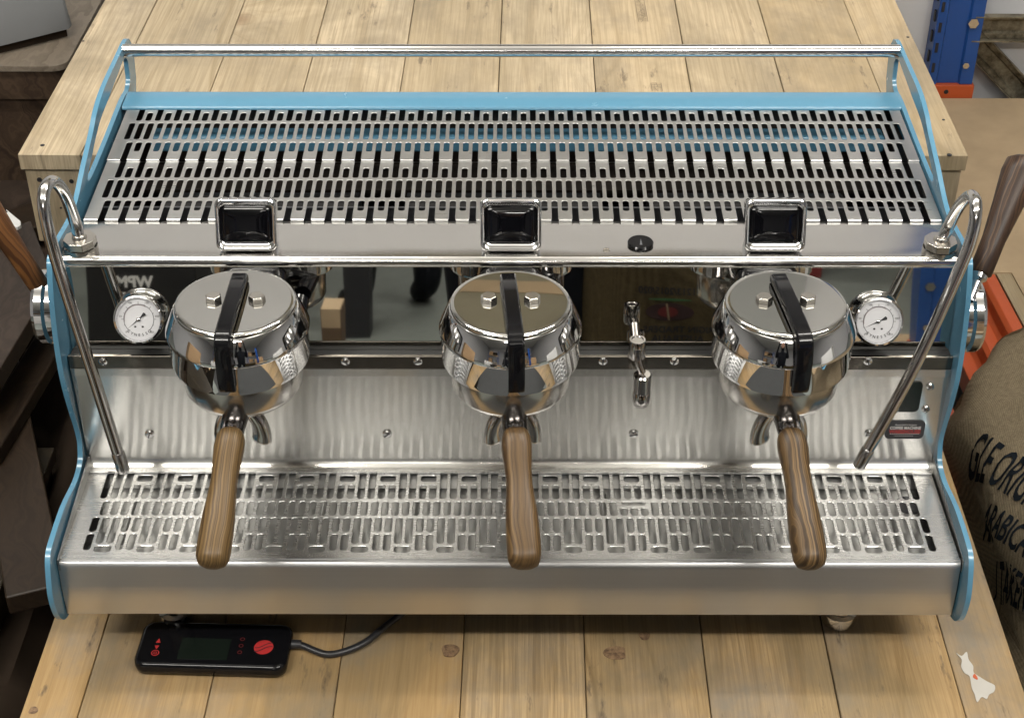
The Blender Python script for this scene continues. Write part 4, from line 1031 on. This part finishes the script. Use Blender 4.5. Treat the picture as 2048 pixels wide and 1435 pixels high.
# sack with the bean print
def flat_sack(x0, x1, y, z0, z1):
    t = thing('coffee_sack', 'standing burlap coffee sack printed with a dark red bean, behind the photographer', 'sack', ((x0+x1)/2, y, FZ))
    nx_, nz_ = 24, 24; V = []; F = []
    for sgn in (0, 1):
        for j_ in range(nz_+1):
            for i in range(nx_+1):
                u, v = i/nx_, j_/nz_; th = .10*(max(0, 1-(2*u-1)**4)*max(0, 1-(2*v-1)**6))**.5
                V.append((x0+(x1-x0)*u, y+(th if sgn == 0 else -th)+.006*mn.noise(Vector((u*6, v*6, sgn))), z0+(z1-z0)*v))
    Nn = (nx_+1)*(nz_+1)
    for sgn in (0, 1):
        for j_ in range(nz_):
            for i in range(nx_):
                a = sgn*Nn+j_*(nx_+1)+i; F.append((a, a+1, a+nx_+2, a+nx_+1) if sgn else (a, a+nx_+1, a+nx_+2, a+1))
    g = G().add(V, F); b_ = mk('sack_cloth', g, M_burlapm, t, smooth=80)
    return t, b_
sx0, sx1 = .15, .66; S3, b3 = flat_sack(sx0, sx1, -.24, FZ, .25)
def tf3(x, z): return Matrix(((-1, 0, 0, x), (0, 0, 1, -.10), (0, 1, 0, z), (0, 0, 0, 1)))
ell = lambda rx, rz, n=36: ([(rx*cos(2*pi*k/n), rz*sin(2*pi*k/n), 0) for k in range(n)], [tuple(range(n))])
zB = .045
project_text(b3, [('/1213/2015/020', .021, tf3(.405, -.040), .0005), ('ORIGIN TRADERS', .0215, tf3(.455, -.133), .0006), ('AUSTRALIA', .0215, tf3(.415, -.155), .0006), ('1021', .012, tf3(.385, -.174), .0003)], S3, M_ink)
project_text(b3, [(ell(.0525, .0225), .05, tf3(.341, -.088), 0)], S3, M_beand, 'bean_print', .003)
project_text(b3, [(ell(.022, .013), .05, tf3(.338, -.088), 0)], S3, M_redd, 'bean_centre', .004)
project_text(b3, [(([(-.003, -.021, 0), (.001, -.021, 0), (.007, .021, 0), (.003, .021, 0)], [(0, 1, 2, 3)]), .05, tf3(.340, -.088), 0)], S3, M_burlap, 'bean_crease', .005)
project_text(b3, [(ell(.048, .0028), .05, tf3(.341, -.058), 0)], S3, M_green, 'leaf_print', .003)
# black carton with white letters
BX = thing('black_carton', 'black carton with white lettering standing behind on the left, seen mirrored', 'carton', (-.93, -.45, FZ))
mk('carton_body', G().box(-1.03, -.76, -.75, -.45, FZ, .16), plain('black_card', (.008, .008, .009), .6), BX, smooth=0, bevel=.003)
g = G(); V, F = text_geo('WPM', .040, bold=.0016); g.add(V, F, Matrix(((-1, 0, 0, -.905), (0, 0, 1, -.4490), (0, 1, 0, -.106), (0, 0, 0, 1))))
for k in range(6): g.add([(-.952+k*.0165, -.4490, -.139), (-.940+k*.0165, -.4490, -.139), (-.940+k*.0165, -.4490, -.132), (-.952+k*.0165, -.4490, -.132)], [(0, 1, 2, 3)])
mk('lettering', g, M_white, BX, smooth=0, recalc=False)
# boxes and shelf legs on the floor
def carton(x, y, w_, d_, z0, z1, label, mat=M_card, name='cardboard_box'):
    t = thing(name, label, 'box', (x, y, z0)); mk('carton_body', G().box(x-w_/2, x+w_/2, y-d_/2, y+d_/2, z0, z1), mat, t, smooth=0, bevel=.003)
    mk('tape', G().box(x-.025, x+.025, y-d_/2-.0006, y+d_/2+.0006, z1-.05, z1+.0006), M_ply, t, smooth=0); return t
carton(-.455, -.62, .055, .10, FZ, -.20, 'narrow tan cardboard box on the floor left of the photographer', plain('dull_brown_card', (.11, .07, .04), .8))
carton(-.92, -1.8, .30, .35, FZ, .05, 'tall brown cardboard box standing on the floor far left behind the photographer')
t = thing('label_plank', 'pale wooden plank with a blue white label lying behind the bench front', 'plank', (-.30, .15, FZ))
mk('plank_board', G().box(-.50, -.20, .10, .30, -.165, -.14), M_pineb, t, smooth=0, bevel=.002)
for x in (-.47, -.23): mk('plank_leg', G().box(x-.02, x+.02, .14, .26, FZ, -.1655), M_pinee, t, smooth=0)
mk('printed_label', G().box(-.40, -.34, .13, .3002, -.1399, -.1392), M_blue, t, smooth=0)
mk('rack_cabinet_post', G().box(-.54, -.46, -1.75, -1.65, FZ, 1.2), M_ink, thing('dark_stand', 'dark upright stand on the floor beside the far person', 'stand', (-.50, -1.7, FZ)), smooth=0)
upright(1.04, -.55, -.335, 1.0, 'blue rack post with orange foot behind the photographer on the right', R(180))
t = thing('rack_plinth', 'low tan timber plinth under the rear blue rack post', 'plinth', (1.05, -.5, FZ)); mk('plinth_block', G().box(.8, 1.5, -.8, -.2, FZ, -.336), M_ply, t, smooth=0)
for x, y, l in ((-2.2, -3.2, 'grey steel storage shelving far behind on the left'), (2.2, -3.4, 'grey steel storage shelving far behind on the right')):
    t = thing('storage_shelving', l, 'shelving', (x, y, FZ))
    g = G()
    for a in (-.7, .7):
        for b in (-.2, .2): g.box(x+a-.02, x+a+.02, y+b-.02, y+b+.02, FZ, 1.5)
    mk('shelf_post', g, M_rackblue, t, smooth=0)
    for k in range(4): mk('shelf_board', G().box(x-.72, x+.72, y-.22, y+.22, FZ+.25+k*.5, FZ+.28+k*.5), M_ply, t, smooth=0)
    for k in range(4):
        mk('stored_box', G().box(x-.6, x-.1, y-.18, y+.18, FZ+.281+k*.5, FZ+.55+k*.5), M_card, t, smooth=0); mk('stored_box', G().box(x+.0, x+.5, y-.18, y+.18, FZ+.281+k*.5, FZ+.50+k*.5), M_dark if k % 2 else M_grey, t, smooth=0)

t = thing('notice_board', 'olive brown board hanging on the far wall, mirrored in the middle group cap', 'board', (0, 3.44, 1.69))
mk('board_panel', G().box(-.42, .44, 3.44, 3.458, 1.69, 2.30), plain('olive_board', (.22, .20, .145), .8, 0, .2, .2), t, smooth=0)
mk('pinned_sheet', G().prism(smooth2([(-.11, 1.87), (.03, 1.85), (.12, 1.86), (.13, 1.905), (.02, 1.90), (-.10, 1.915)], 5), [], lambda a, b, k: (a, 3.4395 if k else 3.437, b)), M_ply, t, smooth=0)
t = thing('wall_screen', 'plain grey screen fixed on the far wall beside the olive board', 'panel', (.58, 3.44, 1.69))
mk('panel_sheet', G().box(.45, .73, 3.446, 3.459, 1.69, 2.4), plain('mid_grey_panel', (.30, .31, .31), .7), t, smooth=0)

for x, y, w_, d_, z1, l, m in ((-1.55, -1.1, .4, .5, .55, 'white carton tower on the floor at the far left behind the photographer', M_white), (1.65, -1.3, .5, .5, .7, 'brown carton stack at the far right behind the photographer', M_card),
        (.95, -2.6, .35, .4, .2, 'dark red crate on the floor right of the photographer', plain('dark_red_paint', (.16, .02, .02), .5)), (-.15, -3.9, .5, .4, .45, 'grey metal cabinet far behind the photographer', M_grey), (2.6, .2, .6, .9, .5, 'tall white carton at the right edge of the room', M_white), (-2.4, .3, .6, .9, .6, 'plain brown carton at the left edge of the room', M_card)):
    carton(x, y, w_, d_, FZ, z1, l, m)

def timber(p0, p1, z, wd, th, label):
    a, b = W(*p0, z=z), W(*p1, z=z); d = b-a; L_ = d.length; ang = math.atan2(-d.x, d.y)
    o = mk('timber_board', G().box(-wd/2, wd/2, 0, L_, -th, 0), M_timber, None, tuple(a), (0, 0, ang), smooth=0, bevel=.003)
    return tag(o, label, 'board', 'dark timber boards stacked at the left')
M_timber = stripewood('brown_timber', (.040, .025, .015), (.016, .010, .006), 9, .9)
timber((70, 1180), (-20, 700), -.045, .075, .03, 'lowest dark brown timber board leaning back beside the front bench at the left')
timber((-40, 900), (120, 640), -.02, .05, .025, 'dark brown timber board crossing behind the steam valve at the left')
timber((-60, 470), (150, 400), -.10, .09, .03, 'dark brown timber board lying under the upper bench corner at the left')
tag(mk('floor_shade_sheet', G().loft([(1.8, 2.1, .05, FZ+.001), (1.8, 2.1, .05, FZ+.010), (1.78, 2.08, .04, FZ+.012)], T=Matrix.Translation((0, .02, 0))), M_floorshade, smooth=0), 'dark sheet added on the floor in front of the bench for the shade where the photographer stands', 'mat')  # unseen dark sheet, added to stand for shade on the floor

tag(mk('added_wall_strip', G().box(-4.9, 4.9, 3.43, 3.459, 1.575, 1.60), M_galv, smooth=0), 'dark metal strip added along the far wall for a dark line mirrored in the top panel', 'trunking')  # unseen strip added so the top panel mirrors a dark line
